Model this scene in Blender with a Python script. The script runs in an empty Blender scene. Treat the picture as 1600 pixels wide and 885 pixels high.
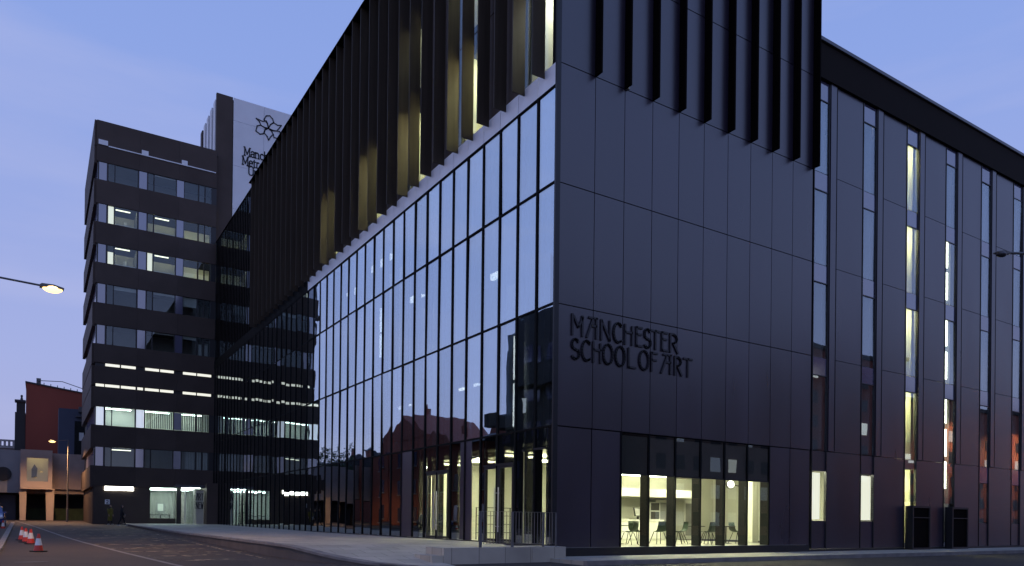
import bpy, bmesh, math, random
from mathutils import Matrix, Vector
random.seed(7)
R = math.radians
sc = bpy.context.scene
COL = sc.collection

# ------------------------------------------------------------------ camera
cam_d = bpy.data.cameras.new('camera'); cam = bpy.data.objects.new('camera', cam_d); COL.objects.link(cam)
YAW, PIT, ROL = 0.5679, 0.0041, 0.0111
F = Vector((math.sin(YAW)*math.cos(PIT), math.cos(YAW)*math.cos(PIT), math.sin(PIT)))
Rr = Vector((math.cos(YAW), -math.sin(YAW), 0)); U = Rr.cross(F)
R2 = Rr*math.cos(ROL) + U*math.sin(ROL); U2 = U*math.cos(ROL) - Rr*math.sin(ROL)
M = Matrix((R2, U2, -F)).transposed().to_4x4(); M.translation = Vector((-13.958, -19.443, 1.15))
cam.matrix_world = M
cam_d.sensor_width = 36; cam_d.sensor_fit = 'HORIZONTAL'
cam_d.lens = 1159.39/1600*36; cam_d.shift_y = (809.525-442.5)/1600
cam_d.clip_start = 0.1; cam_d.clip_end = 3000
sc.camera = cam

# ------------------------------------------------------------------ sky and sun (dusk)
SUN_EL, SUN_ROT = R(1.5), R(-75)          # low, over the street side of the school
w = bpy.data.worlds.new('World'); sc.world = w; w.use_nodes = True
nt = w.node_tree; nt.nodes.clear()
sky = nt.nodes.new('ShaderNodeTexSky'); sky.sky_type = 'NISHITA'; sky.sun_disc = False
sky.sun_elevation = SUN_EL; sky.sun_rotation = SUN_ROT
sky.air_density = 1.0; sky.dust_density = 0.3; sky.ozone_density = 4.0
# dusk wash: lavender near the horizon to blue overhead, laid over the physical sky
tc = nt.nodes.new('ShaderNodeTexCoord'); sep = nt.nodes.new('ShaderNodeSeparateXYZ')
nt.links.new(tc.outputs['Generated'], sep.inputs[0])
ramp = nt.nodes.new('ShaderNodeValToRGB'); nt.links.new(sep.outputs['Z'], ramp.inputs[0])
cr = ramp.color_ramp; cr.elements[0].position = 0.0; cr.elements[0].color = (0.42, 0.42, 0.66, 1)
cr.elements[1].position = 1.0; cr.elements[1].color = (0.16, 0.27, 0.66, 1)
e = cr.elements.new(0.18); e.color = (0.37, 0.42, 0.735, 1)
e = cr.elements.new(0.5); e.color = (0.265, 0.37, 0.76, 1)
bg1 = nt.nodes.new('ShaderNodeBackground'); bg1.inputs[1].default_value = 0.035
bg2 = nt.nodes.new('ShaderNodeBackground'); bg2.inputs[1].default_value = 1.0
# thin streaky cloud
mp = nt.nodes.new('ShaderNodeMapping'); mp.inputs['Scale'].default_value = (1.2, 1.2, 7.0)
nz = nt.nodes.new('ShaderNodeTexNoise'); nz.inputs['Scale'].default_value = 1.6; nz.inputs['Detail'].default_value = 5
nt.links.new(tc.outputs['Generated'], mp.inputs[0]); nt.links.new(mp.outputs[0], nz.inputs['Vector'])
cl = nt.nodes.new('ShaderNodeMapRange'); cl.inputs[1].default_value = 0.5; cl.inputs[2].default_value = 0.75
cl.inputs[3].default_value = 0.0; cl.inputs[4].default_value = 0.34
nt.links.new(nz.outputs['Fac'], cl.inputs[0])
mxc = nt.nodes.new('ShaderNodeMixRGB'); mxc.inputs[2].default_value = (0.55, 0.55, 0.78, 1)
nt.links.new(cl.outputs[0], mxc.inputs[0]); nt.links.new(ramp.outputs[0], mxc.inputs[1])
nt.links.new(sky.outputs[0], bg1.inputs[0]); nt.links.new(mxc.outputs[0], bg2.inputs[0])
add = nt.nodes.new('ShaderNodeAddShader'); out = nt.nodes.new('ShaderNodeOutputWorld')
nt.links.new(bg1.outputs[0], add.inputs[0]); nt.links.new(bg2.outputs[0], add.inputs[1]); nt.links.new(add.outputs[0], out.inputs[0])
sd = bpy.data.lights.new('sun', 'SUN'); sd.energy = 0.06; sd.angle = R(12); sd.color = (1.0, 0.75, 0.7)
sun = bpy.data.objects.new('sun', sd); COL.objects.link(sun)
sdir = Vector((math.sin(-SUN_ROT)*-1*math.cos(SUN_EL), math.cos(SUN_ROT)*math.cos(SUN_EL), math.sin(R(4))))
sun.rotation_euler = (-sdir).to_track_quat('-Z', 'Y').to_euler()
vs = sc.view_settings; vs.view_transform = 'Standard'; vs.look = 'None'; vs.gamma = 1; vs.exposure = 0.0; vs.use_curve_mapping = False
sc.cycles.use_denoising = True
sc.cycles.max_bounces = 10; sc.cycles.diffuse_bounces = 3; sc.cycles.glossy_bounces = 5
sc.cycles.transparent_max_bounces = 24; sc.cycles.transmission_bounces = 6
sc.cycles.sample_clamp_indirect = 4.0; sc.cycles.caustics_reflective = False; sc.cycles.caustics_refractive = False

# ------------------------------------------------------------------ materials
MATS = {}
def mat(name, col, rough=0.6, metal=0.0, var=0.15, scale=1.5, bump=0.0, bscale=30, ior=1.5, stretch=(1, 1, 1), detail=4, coat=0.0, rvar=0.0, objvar=0.0, spec=0.5):
    m = bpy.data.materials.new(name); m.use_nodes = True; t = m.node_tree; b = t.nodes['Principled BSDF']
    b.inputs['Roughness'].default_value = rough; b.inputs['Metallic'].default_value = metal
    b.inputs['IOR'].default_value = ior; b.inputs['Coat Weight'].default_value = coat; b.inputs['Specular IOR Level'].default_value = spec
    geo = t.nodes.new('ShaderNodeNewGeometry')
    mp = t.nodes.new('ShaderNodeMapping'); mp.inputs['Scale'].default_value = stretch
    t.links.new(geo.outputs['Position'], mp.inputs[0])
    n = t.nodes.new('ShaderNodeTexNoise'); n.inputs['Scale'].default_value = scale; n.inputs['Detail'].default_value = detail
    t.links.new(mp.outputs[0], n.inputs['Vector'])
    mr = t.nodes.new('ShaderNodeMapRange'); mr.inputs[1].default_value = 0.25; mr.inputs[2].default_value = 0.75
    mr.inputs[3].default_value = 1-var; mr.inputs[4].default_value = 1+var
    t.links.new(n.outputs['Fac'], mr.inputs[0])
    fac = mr.outputs[0]
    if objvar:
        oi = t.nodes.new('ShaderNodeObjectInfo'); m2 = t.nodes.new('ShaderNodeMapRange')
        m2.inputs[3].default_value = 1-objvar; m2.inputs[4].default_value = 1+objvar
        t.links.new(oi.outputs['Random'], m2.inputs[0])
        mm = t.nodes.new('ShaderNodeMath'); mm.operation = 'MULTIPLY'
        t.links.new(fac, mm.inputs[0]); t.links.new(m2.outputs[0], mm.inputs[1]); fac = mm.outputs[0]
    vm = t.nodes.new('ShaderNodeVectorMath'); vm.operation = 'SCALE'; vm.inputs[0].default_value = col[:3]
    t.links.new(fac, vm.inputs['Scale']); t.links.new(vm.outputs[0], b.inputs['Base Color'])
    if rvar:
        r2 = t.nodes.new('ShaderNodeMapRange'); r2.inputs[1].default_value = 0.3; r2.inputs[2].default_value = 0.7
        r2.inputs[3].default_value = max(0.02, rough-rvar); r2.inputs[4].default_value = rough+rvar
        t.links.new(n.outputs['Fac'], r2.inputs[0]); t.links.new(r2.outputs[0], b.inputs['Roughness'])
    if bump:
        n2 = t.nodes.new('ShaderNodeTexNoise'); n2.inputs['Scale'].default_value = bscale; n2.inputs['Detail'].default_value = 3
        t.links.new(mp.outputs[0], n2.inputs['Vector'])
        bp = t.nodes.new('ShaderNodeBump'); bp.inputs['Strength'].default_value = bump; bp.inputs['Distance'].default_value = 0.02
        t.links.new(n2.outputs['Fac'], bp.inputs['Height']); t.links.new(bp.outputs[0], b.inputs['Normal'])
    MATS[name] = m; return m
def emit(name, col, s):
    m = bpy.data.materials.new(name); m.use_nodes = True; b = m.node_tree.nodes['Principled BSDF']
    b.inputs['Base Color'].default_value = (0.8, 0.8, 0.8, 1)
    b.inputs['Emission Color'].default_value = (*col, 1); b.inputs['Emission Strength'].default_value = s
    MATS[name] = m; return m
def glass(name, r0, tint=(1, 1, 1), rough=0.0, wob=0.0):
    """flat architectural pane: Schlick mirror over a clear (tinted) sheet, symmetric for both faces"""
    m = bpy.data.materials.new(name); m.use_nodes = True; t = m.node_tree; t.nodes.clear()
    lw = t.nodes.new('ShaderNodeLayerWeight'); lw.inputs[0].default_value = 0.5
    pw = t.nodes.new('ShaderNodeMath'); pw.operation = 'POWER'; pw.inputs[1].default_value = 5
    t.links.new(lw.outputs['Facing'], pw.inputs[0])
    mr = t.nodes.new('ShaderNodeMapRange'); mr.inputs[3].default_value = r0; mr.inputs[4].default_value = 1
    t.links.new(pw.outputs[0], mr.inputs[0])
    oi = t.nodes.new('ShaderNodeObjectInfo'); ov = t.nodes.new('ShaderNodeMapRange'); ov.inputs[3].default_value = r0*.86; ov.inputs[4].default_value = r0*1.12
    t.links.new(oi.outputs['Random'], ov.inputs[0]); t.links.new(ov.outputs[0], mr.inputs[3])
    tr = t.nodes.new('ShaderNodeBsdfTransparent'); tr.inputs[0].default_value = (*tint, 1)
    gl = t.nodes.new('ShaderNodeBsdfGlossy'); gl.inputs['Roughness'].default_value = rough; gl.inputs[0].default_value = (0.88, 0.97, 1, 1)
    if wob:
        geo = t.nodes.new('ShaderNodeNewGeometry'); n = t.nodes.new('ShaderNodeTexNoise'); n.inputs['Scale'].default_value = 0.7; n.inputs['Detail'].default_value = 1
        t.links.new(geo.outputs['Position'], n.inputs['Vector'])
        bp = t.nodes.new('ShaderNodeBump'); bp.inputs['Strength'].default_value = wob; bp.inputs['Distance'].default_value = 0.02
        t.links.new(n.outputs['Fac'], bp.inputs['Height']); t.links.new(bp.outputs[0], gl.inputs['Normal'])
    mx = t.nodes.new('ShaderNodeMixShader'); o = t.nodes.new('ShaderNodeOutputMaterial')
    t.links.new(mr.outputs[0], mx.inputs[0]); t.links.new(tr.outputs[0], mx.inputs[1]); t.links.new(gl.outputs[0], mx.inputs[2])
    t.links.new(mx.outputs[0], o.inputs[0]); MATS[name] = m; return m

mat('panel', (0.024, 0.018, 0.032), 0.30, 0.0, 0.16, 0.9, ior=1.9, rvar=0.03, objvar=0.25, stretch=(1, 1, 0.2), detail=3)
mat('fin', (0.066, 0.051, 0.038), 0.5, 0.0, 0.18, 1.0, stretch=(6, 6, 0.3), ior=1.25)
mat('fin_black', (0.006, 0.0045, 0.004), 0.7, 0.0, 0.15, 1.0, ior=1.2, spec=0.1)
mat('frame', (0.012, 0.012, 0.014), 0.4, 0.0, 0.1, 2)
mat('joint', (0.006, 0.006, 0.006), 0.8, 0.0, 0.1, 2, spec=0.15)
mat('letter', (0.016, 0.014, 0.017), 0.36, 0.0, 0.1, 2)
mat('coping', (0.10, 0.10, 0.11), 0.35, 0.6, 0.1, 1)
mat('pale_spandrel', (0.90, 0.90, 0.92), 0.62, 0, 0.04, 0.8, ior=3.0, objvar=0.04)
mat('interior_wall', (0.62, 0.62, 0.55), 0.8, 0, 0.05, 0.6)
mat('interior_grey', (0.30, 0.30, 0.30), 0.8, 0, 0.08, 0.6)
mat('interior_dark', (0.05, 0.05, 0.05), 0.8, 0, 0.08, 0.6)
mat('top_light_back', (0.36, 0.33, 0.28), 0.8, 0, 0.08, 0.6)
mat('interior_floor', (0.33, 0.32, 0.27), 0.4, 0, 0.1, 1)
mat('white_paint', (0.75, 0.75, 0.70), 0.55, 0, 0.04, 2)
mat('steel', (0.42, 0.42, 0.44), 0.38, 0.8, 0.1, 4)
mat('galv', (0.15, 0.145, 0.14), 0.55, 0.4, 0.12, 6)
mat('green_plastic', (0.018, 0.045, 0.028), 0.4, 0, 0.06, 5)
mat('asphalt', (0.040, 0.028, 0.020), 0.8, 0, 0.38, 0.45, bump=0.5, bscale=45, detail=9, rvar=0.12)
mat('footway', (0.048, 0.033, 0.024), 0.82, 0, 0.25, 0.7, bump=0.4, bscale=60, detail=8)
mat('kerb', (0.21, 0.19, 0.17), 0.8, 0, 0.25, 2.0, bump=0.3, bscale=40)
mat('tower_panel', (0.086, 0.066, 0.056), 0.6, 0, 0.12, 0.6, ior=1.2, objvar=0.1)
mat('lavender_glass', (0.10, 0.10, 0.17), 0.10, 0, 0.05, 1, ior=3.0)
mat('sign_white', (0.86, 0.86, 0.86), 0.55, 0, 0.05, 0.7, objvar=0.03)
mat('sign_ink', (0.006, 0.006, 0.012), 0.5, 0, 0.05, 1)
mat('cream', (0.46, 0.35, 0.29), 0.85, 0, 0.14, 0.8, bump=0.2, bscale=20)
mat('red_clad', (0.27, 0.055, 0.03), 0.75, 0, 0.18, 0.25, stretch=(1, 1, 0.4))
mat('blue_clad', (0.045, 0.055, 0.09), 0.5, 0, 0.1, 0.5)
mat('pale_stone', (0.36, 0.35, 0.34), 0.85, 0, 0.15, 0.6)
mat('dark_clad', (0.04, 0.038, 0.038), 0.7, 0, 0.15, 0.5)
mat('brown_brick', (0.34, 0.22, 0.16), 0.85, 0, 0.2, 0.6)
mat('slate', (0.04, 0.04, 0.05), 0.6, 0, 0.2, 1.2)
mat('cone_red', (0.55, 0.035, 0.015), 0.45, 0, 0.12, 6)
mat('cone_white', (0.72, 0.70, 0.66), 0.4, 0, 0.12, 6)
mat('rubber', (0.012, 0.012, 0.012), 0.8, 0, 0.1, 6)
mat('car_blue', (0.012, 0.03, 0.16), 0.25, 0.3, 0.03, 2, coat=0.8)
mat('skin', (0.42, 0.26, 0.19), 0.6, 0, 0.05, 8)
mat('coat_olive', (0.16, 0.13, 0.02), 0.85, 0, 0.15, 8)
mat('cloth_black', (0.012, 0.011, 0.013), 0.85, 0, 0.15, 8)
mat('hair', (0.02, 0.013, 0.01), 0.6, 0, 0.2, 20)
mat('bag_white', (0.65, 0.65, 0.63), 0.7, 0, 0.06, 8)
mat('bark', (0.05, 0.04, 0.03), 0.9, 0, 0.2, 5)
mat('leaf', (0.03, 0.055, 0.02), 0.7, 0, 0.35, 2.0)
mat('blind', (0.5, 0.5, 0.48), 0.8, 0, 0.05, 2)
mat('poster', (0.5, 0.48, 0.38), 0.6, 0, 0.05, 2)
glass('glass_mirror', 0.60, (0.78, 0.83, 0.88), wob=0.22)
glass('glass_link', 0.30, (0.3, 0.3, 0.3), wob=0.10)
glass('glass_ground', 0.34, (0.28, 0.28, 0.26), wob=0.10)
glass('glass_clear', 0.05, (0.96, 0.97, 0.92))
glass('glass_wing', 0.20, (0.85, 0.88, 0.9), wob=0.08)
glass('glass_tower', 0.06, (0.88, 0.92, 0.90), wob=0.1)
glass('glass_dark', 0.20, (0.10, 0.10, 0.10), wob=0.08)
glass('glass_top', 0.10, (0.62, 0.64, 0.64), wob=0.1)
emit('lamp_cafe', (1.0, 1.0, 0.68), 66.0)
emit('lamp_room', (1.0, 0.98, 0.58), 22.0)
emit('lamp_white', (0.98, 1.0, 0.88), 20.0)
emit('lamp_cool', (0.82, 1.0, 0.93), 20.0)
emit('lamp_bright', (1.0, 1.0, 0.82), 34.0)
emit('lamp_half', (1.0, 1.0, 0.70), 8.0)
emit('lamp_office', (1.0, 1.0, 0.80), 2.0)
emit('lamp_tube', (1.0, 1.0, 0.72), 7.0)
emit('lamp_strip', (0.97, 1.0, 0.92), 3.5)
emit('lamp_dim', (1.0, 0.97, 0.8), 2.6)
emit('lit_window', (1.0, 0.98, 0.80), 0.9)
emit('cloud_glow', (0.80, 0.88, 1.0), 0.65)
emit('lit_blind', (1.0, 0.99, 0.82), 0.95)
emit('lit_window_warm', (1.0, 0.62, 0.22), 0.7)
emit('lit_window_faint', (0.85, 0.9, 0.95), 0.28)
emit('sodium', (1.0, 0.60, 0.20), 3.4)
emit('lamp_stair', (1.0, 0.95, 0.42), 110.0)
emit('screen', (0.8, 0.85, 1.0), 0.9)
def brick_mat(name, c1, c2, mortar):
    m = bpy.data.materials.new(name); m.use_nodes = True; t = m.node_tree; b = t.nodes['Principled BSDF']; b.inputs['Roughness'].default_value = 0.85
    g = t.nodes.new('ShaderNodeNewGeometry'); s = t.nodes.new('ShaderNodeSeparateXYZ'); c = t.nodes.new('ShaderNodeCombineXYZ'); a = t.nodes.new('ShaderNodeMath'); a.operation = 'ADD'
    t.links.new(g.outputs['Position'], s.inputs[0]); t.links.new(s.outputs[0], a.inputs[0]); t.links.new(s.outputs[1], a.inputs[1])
    t.links.new(a.outputs[0], c.inputs[0]); t.links.new(s.outputs[2], c.inputs[1])
    br = t.nodes.new('ShaderNodeTexBrick'); br.inputs['Scale'].default_value = 4.4
    br.inputs['Color1'].default_value = (*c1, 1); br.inputs['Color2'].default_value = (*c2, 1); br.inputs['Mortar'].default_value = (*mortar, 1)
    t.links.new(c.outputs[0], br.inputs['Vector']); t.links.new(br.outputs[0], b.inputs['Base Color']); MATS[name] = m
brick_mat('red_brick', (0.34, 0.085, 0.05), (0.26, 0.065, 0.04), (0.26, 0.18, 0.14))

# ------------------------------------------------------------------ helpers
W = {}
def link(o, parent=None, Mx=None):
    COL.objects.link(o); Mx = Mx or Matrix.Identity(4)
    if parent is not None:
        o.parent = parent; o.matrix_parent_inverse = W[parent].inverted()
    o.matrix_basis = Mx; W[o] = Mx.copy(); return o
def tag(o, label=None, cat=None, group=None, kind=None):
    if label: o['label'] = label
    if cat: o['category'] = cat
    if group: o['group'] = group
    if kind: o['kind'] = kind
    return o
def thing(name, loc, label, cat, group=None, rz=0.0):
    o = bpy.data.objects.new(name, None); o.empty_display_size = 0.3
    link(o, None, Matrix.Translation(Vector(loc)) @ Matrix.Rotation(rz, 4, 'Z')); return tag(o, label, cat, group)
CUBES = {}
def cube_mesh(mn):
    if mn in CUBES: return CUBES[mn]
    me = bpy.data.meshes.new('block_'+mn); v = [(x, y, z) for x in (-.5, .5) for y in (-.5, .5) for z in (-.5, .5)]
    me.from_pydata(v, [], [(0, 1, 3, 2), (4, 6, 7, 5), (0, 4, 5, 1), (2, 3, 7, 6), (0, 2, 6, 4), (1, 5, 7, 3)])
    me.materials.append(MATS[mn]); CUBES[mn] = me; return me
def box(name, x0, x1, y0, y1, z0, z1, mn, parent=None):
    o = bpy.data.objects.new(name, cube_mesh(mn))
    Mx = Matrix.Translation(((x0+x1)/2, (y0+y1)/2, (z0+z1)/2)) @ Matrix.Diagonal((abs(x1-x0), abs(y1-y0), abs(z1-z0), 1))
    return link(o, parent, Mx)
def pane(name, x0, x1, y0, y1, z0, z1, mn, parent=None, tilt=0.32):
    """glass sheet set with the slight tilt real glazing has"""
    o = box(name, x0, x1, y0, y1, z0, z1, mn, parent); Mx = W[o]
    Q = Matrix.Translation(Mx.translation) @ Matrix.Rotation(R(random.gauss(0, tilt)), 4, 'Z') @ Matrix.Rotation(R(random.gauss(0, tilt*.6)), 4, 'Y' if abs(x1-x0) < abs(y1-y0) else 'X') @ Matrix.Diagonal((abs(x1-x0), abs(y1-y0), abs(z1-z0), 1))
    o.matrix_basis = Q; W[o] = Q; return o
def bm_obj(name, bm, mn, parent=None, Mx=None, smooth=False):
    me = bpy.data.meshes.new(name); bmesh.ops.recalc_face_normals(bm, faces=bm.faces[:]); bm.to_mesh(me); bm.free()
    for q in ([mn] if isinstance(mn, str) else mn): me.materials.append(MATS[q])
    if smooth:
        for p in me.polygons: p.use_smooth = True
    return link(bpy.data.objects.new(name, me), parent, Mx)
def bbox(bm, x0, x1, y0, y1, z0, z1, Mx=None):
    v = [bm.verts.new(Mx @ Vector((x, y, z)) if Mx else (x, y, z)) for x in (x0, x1) for y in (y0, y1) for z in (z0, z1)]
    for f in ((0, 1, 3, 2), (4, 6, 7, 5), (0, 4, 5, 1), (2, 3, 7, 6), (0, 2, 6, 4), (1, 5, 7, 3)): bm.faces.new([v[i] for i in f])
def tube(bm, pts, r, n=8, caps=True):
    """swept round bar; r may be a list"""
    pts = [Vector(p) for p in pts]; rings = []
    for i, p in enumerate(pts):
        d = (pts[min(i+1, len(pts)-1)]-pts[max(i-1, 0)]).normalized()
        a = d.orthogonal().normalized() if abs(d.z) > .95 else d.cross(Vector((0, 0, 1))).normalized()
        b = d.cross(a).normalized(); rr = r[i] if isinstance(r, (list, tuple)) else r
        rings.append([bm.verts.new(p+(a*math.cos(t)+b*math.sin(t))*rr) for t in [2*math.pi*k/n for k in range(n)]])
    for A, B in zip(rings, rings[1:]):
        for k in range(n): bm.faces.new((A[k], A[(k+1) % n], B[(k+1) % n], B[k]))
    if caps: bm.faces.new(rings[0][::-1]); bm.faces.new(rings[-1])
def lathe(bm, prof, n=16, off=(0, 0, 0)):
    rings = [[bm.verts.new((off[0]+r*math.cos(2*math.pi*k/n), off[1]+r*math.sin(2*math.pi*k/n), off[2]+z)) for k in range(n)] for r, z in prof]
    for A, B in zip(rings, rings[1:]):
        for k in range(n): bm.faces.new((A[k], A[(k+1) % n], B[(k+1) % n], B[k]))
    bm.faces.new(rings[0][::-1]); bm.faces.new(rings[-1])
def prism(bm, poly, axis, a, b):
    """extrude a 2-D polygon along an axis: axis 'x' poly=(y,z), 'y' poly=(x,z), 'z' poly=(x,y)"""
    mk = {'x': lambda p, t: (t, p[0], p[1]), 'y': lambda p, t: (p[0], t, p[1]), 'z': lambda p, t: (p[0], p[1], t)}[axis]
    A = [bm.verts.new(mk(p, a)) for p in poly]; B = [bm.verts.new(mk(p, b)) for p in poly]; n = len(poly)
    bm.faces.new(A); bm.faces.new(B[::-1])
    for k in range(n): bm.faces.new((A[k], A[(k+1) % n], B[(k+1) % n], B[k]))
def copy_thing(root, Mx, label, group=None):
    r = root.copy(); COL.objects.link(r); r.matrix_basis = Mx; W[r] = Mx; r['label'] = label
    if group: r['group'] = group
    def rec(src, dst):
        for ch in [o for o in COL.objects if o.parent is src]:
            c = ch.copy(); COL.objects.link(c); c.parent = dst; rec(ch, c)
    rec(root, r); return r
def strokes(bm, polys, th, y0, y1, ox, oz, sx, sz):
    """flat lettering: every stroke a bar of thickness th in the x-z plane, extruded y0..y1"""
    for pl in polys:
        P = [Vector((ox+p[0]*sx, oz+p[1]*sz)) for p in pl]
        for a, b in zip(P, P[1:]):
            d = (b-a)
            if d.length < 1e-6: continue
            d.normalize(); n = Vector((-d.y, d.x))*th/2; a2 = a-d*th*.35; b2 = b+d*th*.35
            prism(bm, [tuple(a2+n), tuple(a2-n), tuple(b2-n), tuple(b2+n)], 'y', y0, y1)
def arc(cx, cy, rx, ry, a0, a1, n=10):
    return [(cx+rx*math.cos(R(a0+(a1-a0)*k/n)), cy+ry*math.sin(R(a0+(a1-a0)*k/n))) for k in range(n+1)]
def G(y): return -0.10 + 0.0100*max(-25, min(75, y))

# ------------------------------------------------------------------ ground
def strip_mesh(name, rows, mn, lift, thick=0.0, kind='structure'):
    """rows: (y, x0, x1) cross-sections of a strip that follows the sloping ground"""
    bm = bmesh.new(); prev = None
    for y, a, b in rows:
        z = G(y)+lift; cur = [bm.verts.new((a, y, z)), bm.verts.new((b, y, z))]
        if thick: cur += [bm.verts.new((b, y, z-thick)), bm.verts.new((a, y, z-thick))]
        if prev:
            n = len(cur)
            for k in range(n if thick else 1): bm.faces.new((prev[k], prev[(k+1) % n], cur[(k+1) % n], cur[k]))
        elif thick: bm.faces.new(cur)
        prev = cur
    if thick: bm.faces.new(prev[::-1])
    return tag(bm_obj(name, bm, mn), kind=kind)
bm = bmesh.new(); ys = [-600, -25, -10, 0, 15, 30, 45, 60, 75, 900]; g = [[bm.verts.new((x, y, G(y))) for x in (-700, -60, 0, 60, 700)] for y in ys]
for A, B in zip(g, g[1:]):
    for k in range(4): bm.faces.new((A[k], A[k+1], B[k+1], B[k]))
tag(bm_obj('ground', bm, 'asphalt'), kind='structure')
kl = [(-14, -9.6), (-4, -10.4), (2, -11.05), (6.9, -11.56), (16, -12.39), (23, -12.9), (41, -13.96), (60, -15.2), (70, -15.9)]
strip_mesh('kerb_line', [(y, x-.07, x+.07) for y, x in kl], 'kerb', 0.012)
strip_mesh('footway', [(y, -14.95-.015*max(0, y-10)-(.0 if y < 60 else .6), x-.07) for y, x in kl[:-1]], 'footway', 0.006)
strip_mesh('kerb', [(y, -15.13-.017*max(0, y-10), -14.95-.015*max(0, y-10)) for y in (-14, 2, 10, 30, 58)], 'kerb', 0.10, 0.2)
strip_mesh('pavement', [(y, -30, -15.13-.017*max(0, y-10)) for y in (-14, 2, 10, 30, 58)], 'footway', 0.096)

# raised terrace in front of the glass: rounded and ramped down at the near corner
mat('paving', (0.46, 0.42, 0.33), 0.7, 0, 0.22, 0.8, bump=0.15, bscale=30, detail=8)
t = MATS['paving'].node_tree                        # slab joints and stained slabs
br = t.nodes.new('ShaderNodeTexBrick'); br.inputs['Scale'].default_value = 1.0; br.inputs['Mortar Size'].default_value = 0.012; br.inputs['Brick Width'].default_value = 0.9; br.inputs['Row Height'].default_value = 0.6
br.inputs['Color1'].default_value = (1, 1, 1, 1); br.inputs['Color2'].default_value = (.82, .82, .82, 1); br.inputs['Mortar'].default_value = (.45, .45, .45, 1)
gg = t.nodes.new('ShaderNodeNewGeometry'); t.links.new(gg.outputs['Position'], br.inputs['Vector']); mu = t.nodes.new('ShaderNodeVectorMath'); mu.operation = 'MULTIPLY'
pb = t.nodes['Principled BSDF']; src = pb.inputs['Base Color'].links[0].from_socket; t.links.new(src, mu.inputs[0]); t.links.new(br.outputs[0], mu.inputs[1]); t.links.new(mu.outputs[0], pb.inputs['Base Color'])
def TZ(y): return 0.36 + max(0.0, y-22)*0.0055
def tz(x, y):
    k = min(1.0, max(0.0, (y+1.7)/5.5)); k = k*k*(3-2*k)
    k2 = min(1.0, max(0.0, (x+8.2)/4.0)); kk = max(k, 0.0)
    return G(y)+0.02 + (TZ(y)-G(y)-0.02)*kk
def txl(y):
    if y > 4.5: return -7.72
    u = (4.5-y)/6.1; return -7.72 + 3.4*(1-math.sqrt(max(0, 1-u*u)))
rows = [-1.55, -1.4, -1.1, -.7, -.2, .4, 1.1, 2, 3, 4.5, 7, 12, 18, 24, 32, 40, 48, 55.6]
bm = bmesh.new(); top = []; kb = []
for y in rows:
    xl = txl(y); xr = -4.32 if y < 0.4 else 0.05
    xs = [xl+(min(xr, -4.32)-xl)*k/5 for k in range(6)] + ([-2.2, xr] if y >= 0.4 else [])
    top.append([bm.verts.new((x, y, tz(x, y))) for x in xs])
for A, B in zip(top, top[1:]):
    for k in range(min(len(A), len(B))-1): bm.faces.new((A[k], A[k+1], B[k+1], B[k]))
edge = [A[0].co.copy() for A in top]
terrace = tag(bm_obj('terrace', bm, 'paving'), kind='structure')
mat('riser', (0.10, 0.085, 0.075), 0.8, 0, 0.25, 1.2, bump=0.2, bscale=30)
bm = bmesh.new(); up = [bm.verts.new((c.x, c.y, c.z-.02)) for c in edge]; dn = [bm.verts.new((c.x, c.y, G(c.y)-.2)) for c in edge]
for k in range(len(edge)-1): bm.faces.new((up[k], up[k+1], dn[k+1], dn[k]))
bm_obj('terrace_riser', bm, 'riser', terrace)
yk = -1.2; rk = random.Random(3)                    # granite edge stones along the terrace front
while yk < 52:
    y2 = yk+.9; xa, xb = txl(yk), txl(y2); bm = bmesh.new(); ln = .012; dz = rk.uniform(-.004, .006); vv = []
    for y, x in ((yk+ln, xa), (y2-ln, xb)):
        z = tz(x, y)+.008+dz; vv.append([bm.verts.new(q) for q in ((x-.05, y, z), (x+.25, y, z), (x+.25, y, z-.07), (x-.05, y, z-.07))])
    bm.faces.new(vv[0]); bm.faces.new(vv[1][::-1])
    for k in range(4): bm.faces.new((vv[0][k], vv[0][(k+1) % 4], vv[1][(k+1) % 4], vv[1][k]))
    bm_obj('kerb_stone', bm, 'kerb', terrace); yk = y2
# platform block by the corner with its end wall of two slabs
for a, b in ((-4.3, -1.3), (-1.285, -0.02)):
    o = box('platform_block', a, b, -0.75, 0.42, -0.3, 0.362, 'paving'); tag(o, kind='structure')
tag(box('step', -4.66, -4.305, -0.72, 0.41, -0.3, 0.15, 'paving'), kind='structure')
# pavement and kerb along the right-hand street
tag(box('right_pavement', 0.0, 120, -2.4, 0.0, -0.4, 0.012, 'paving'), kind='structure')
tag(box('right_kerb', -0.6, 120, -2.56, -2.4, -0.4, 0.016, 'kerb'), kind='structure')
tag(box('corner_pavement', -0.6, 0.0, -2.4, -0.76, -0.4, 0.008, 'paving'), kind='structure')
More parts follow.
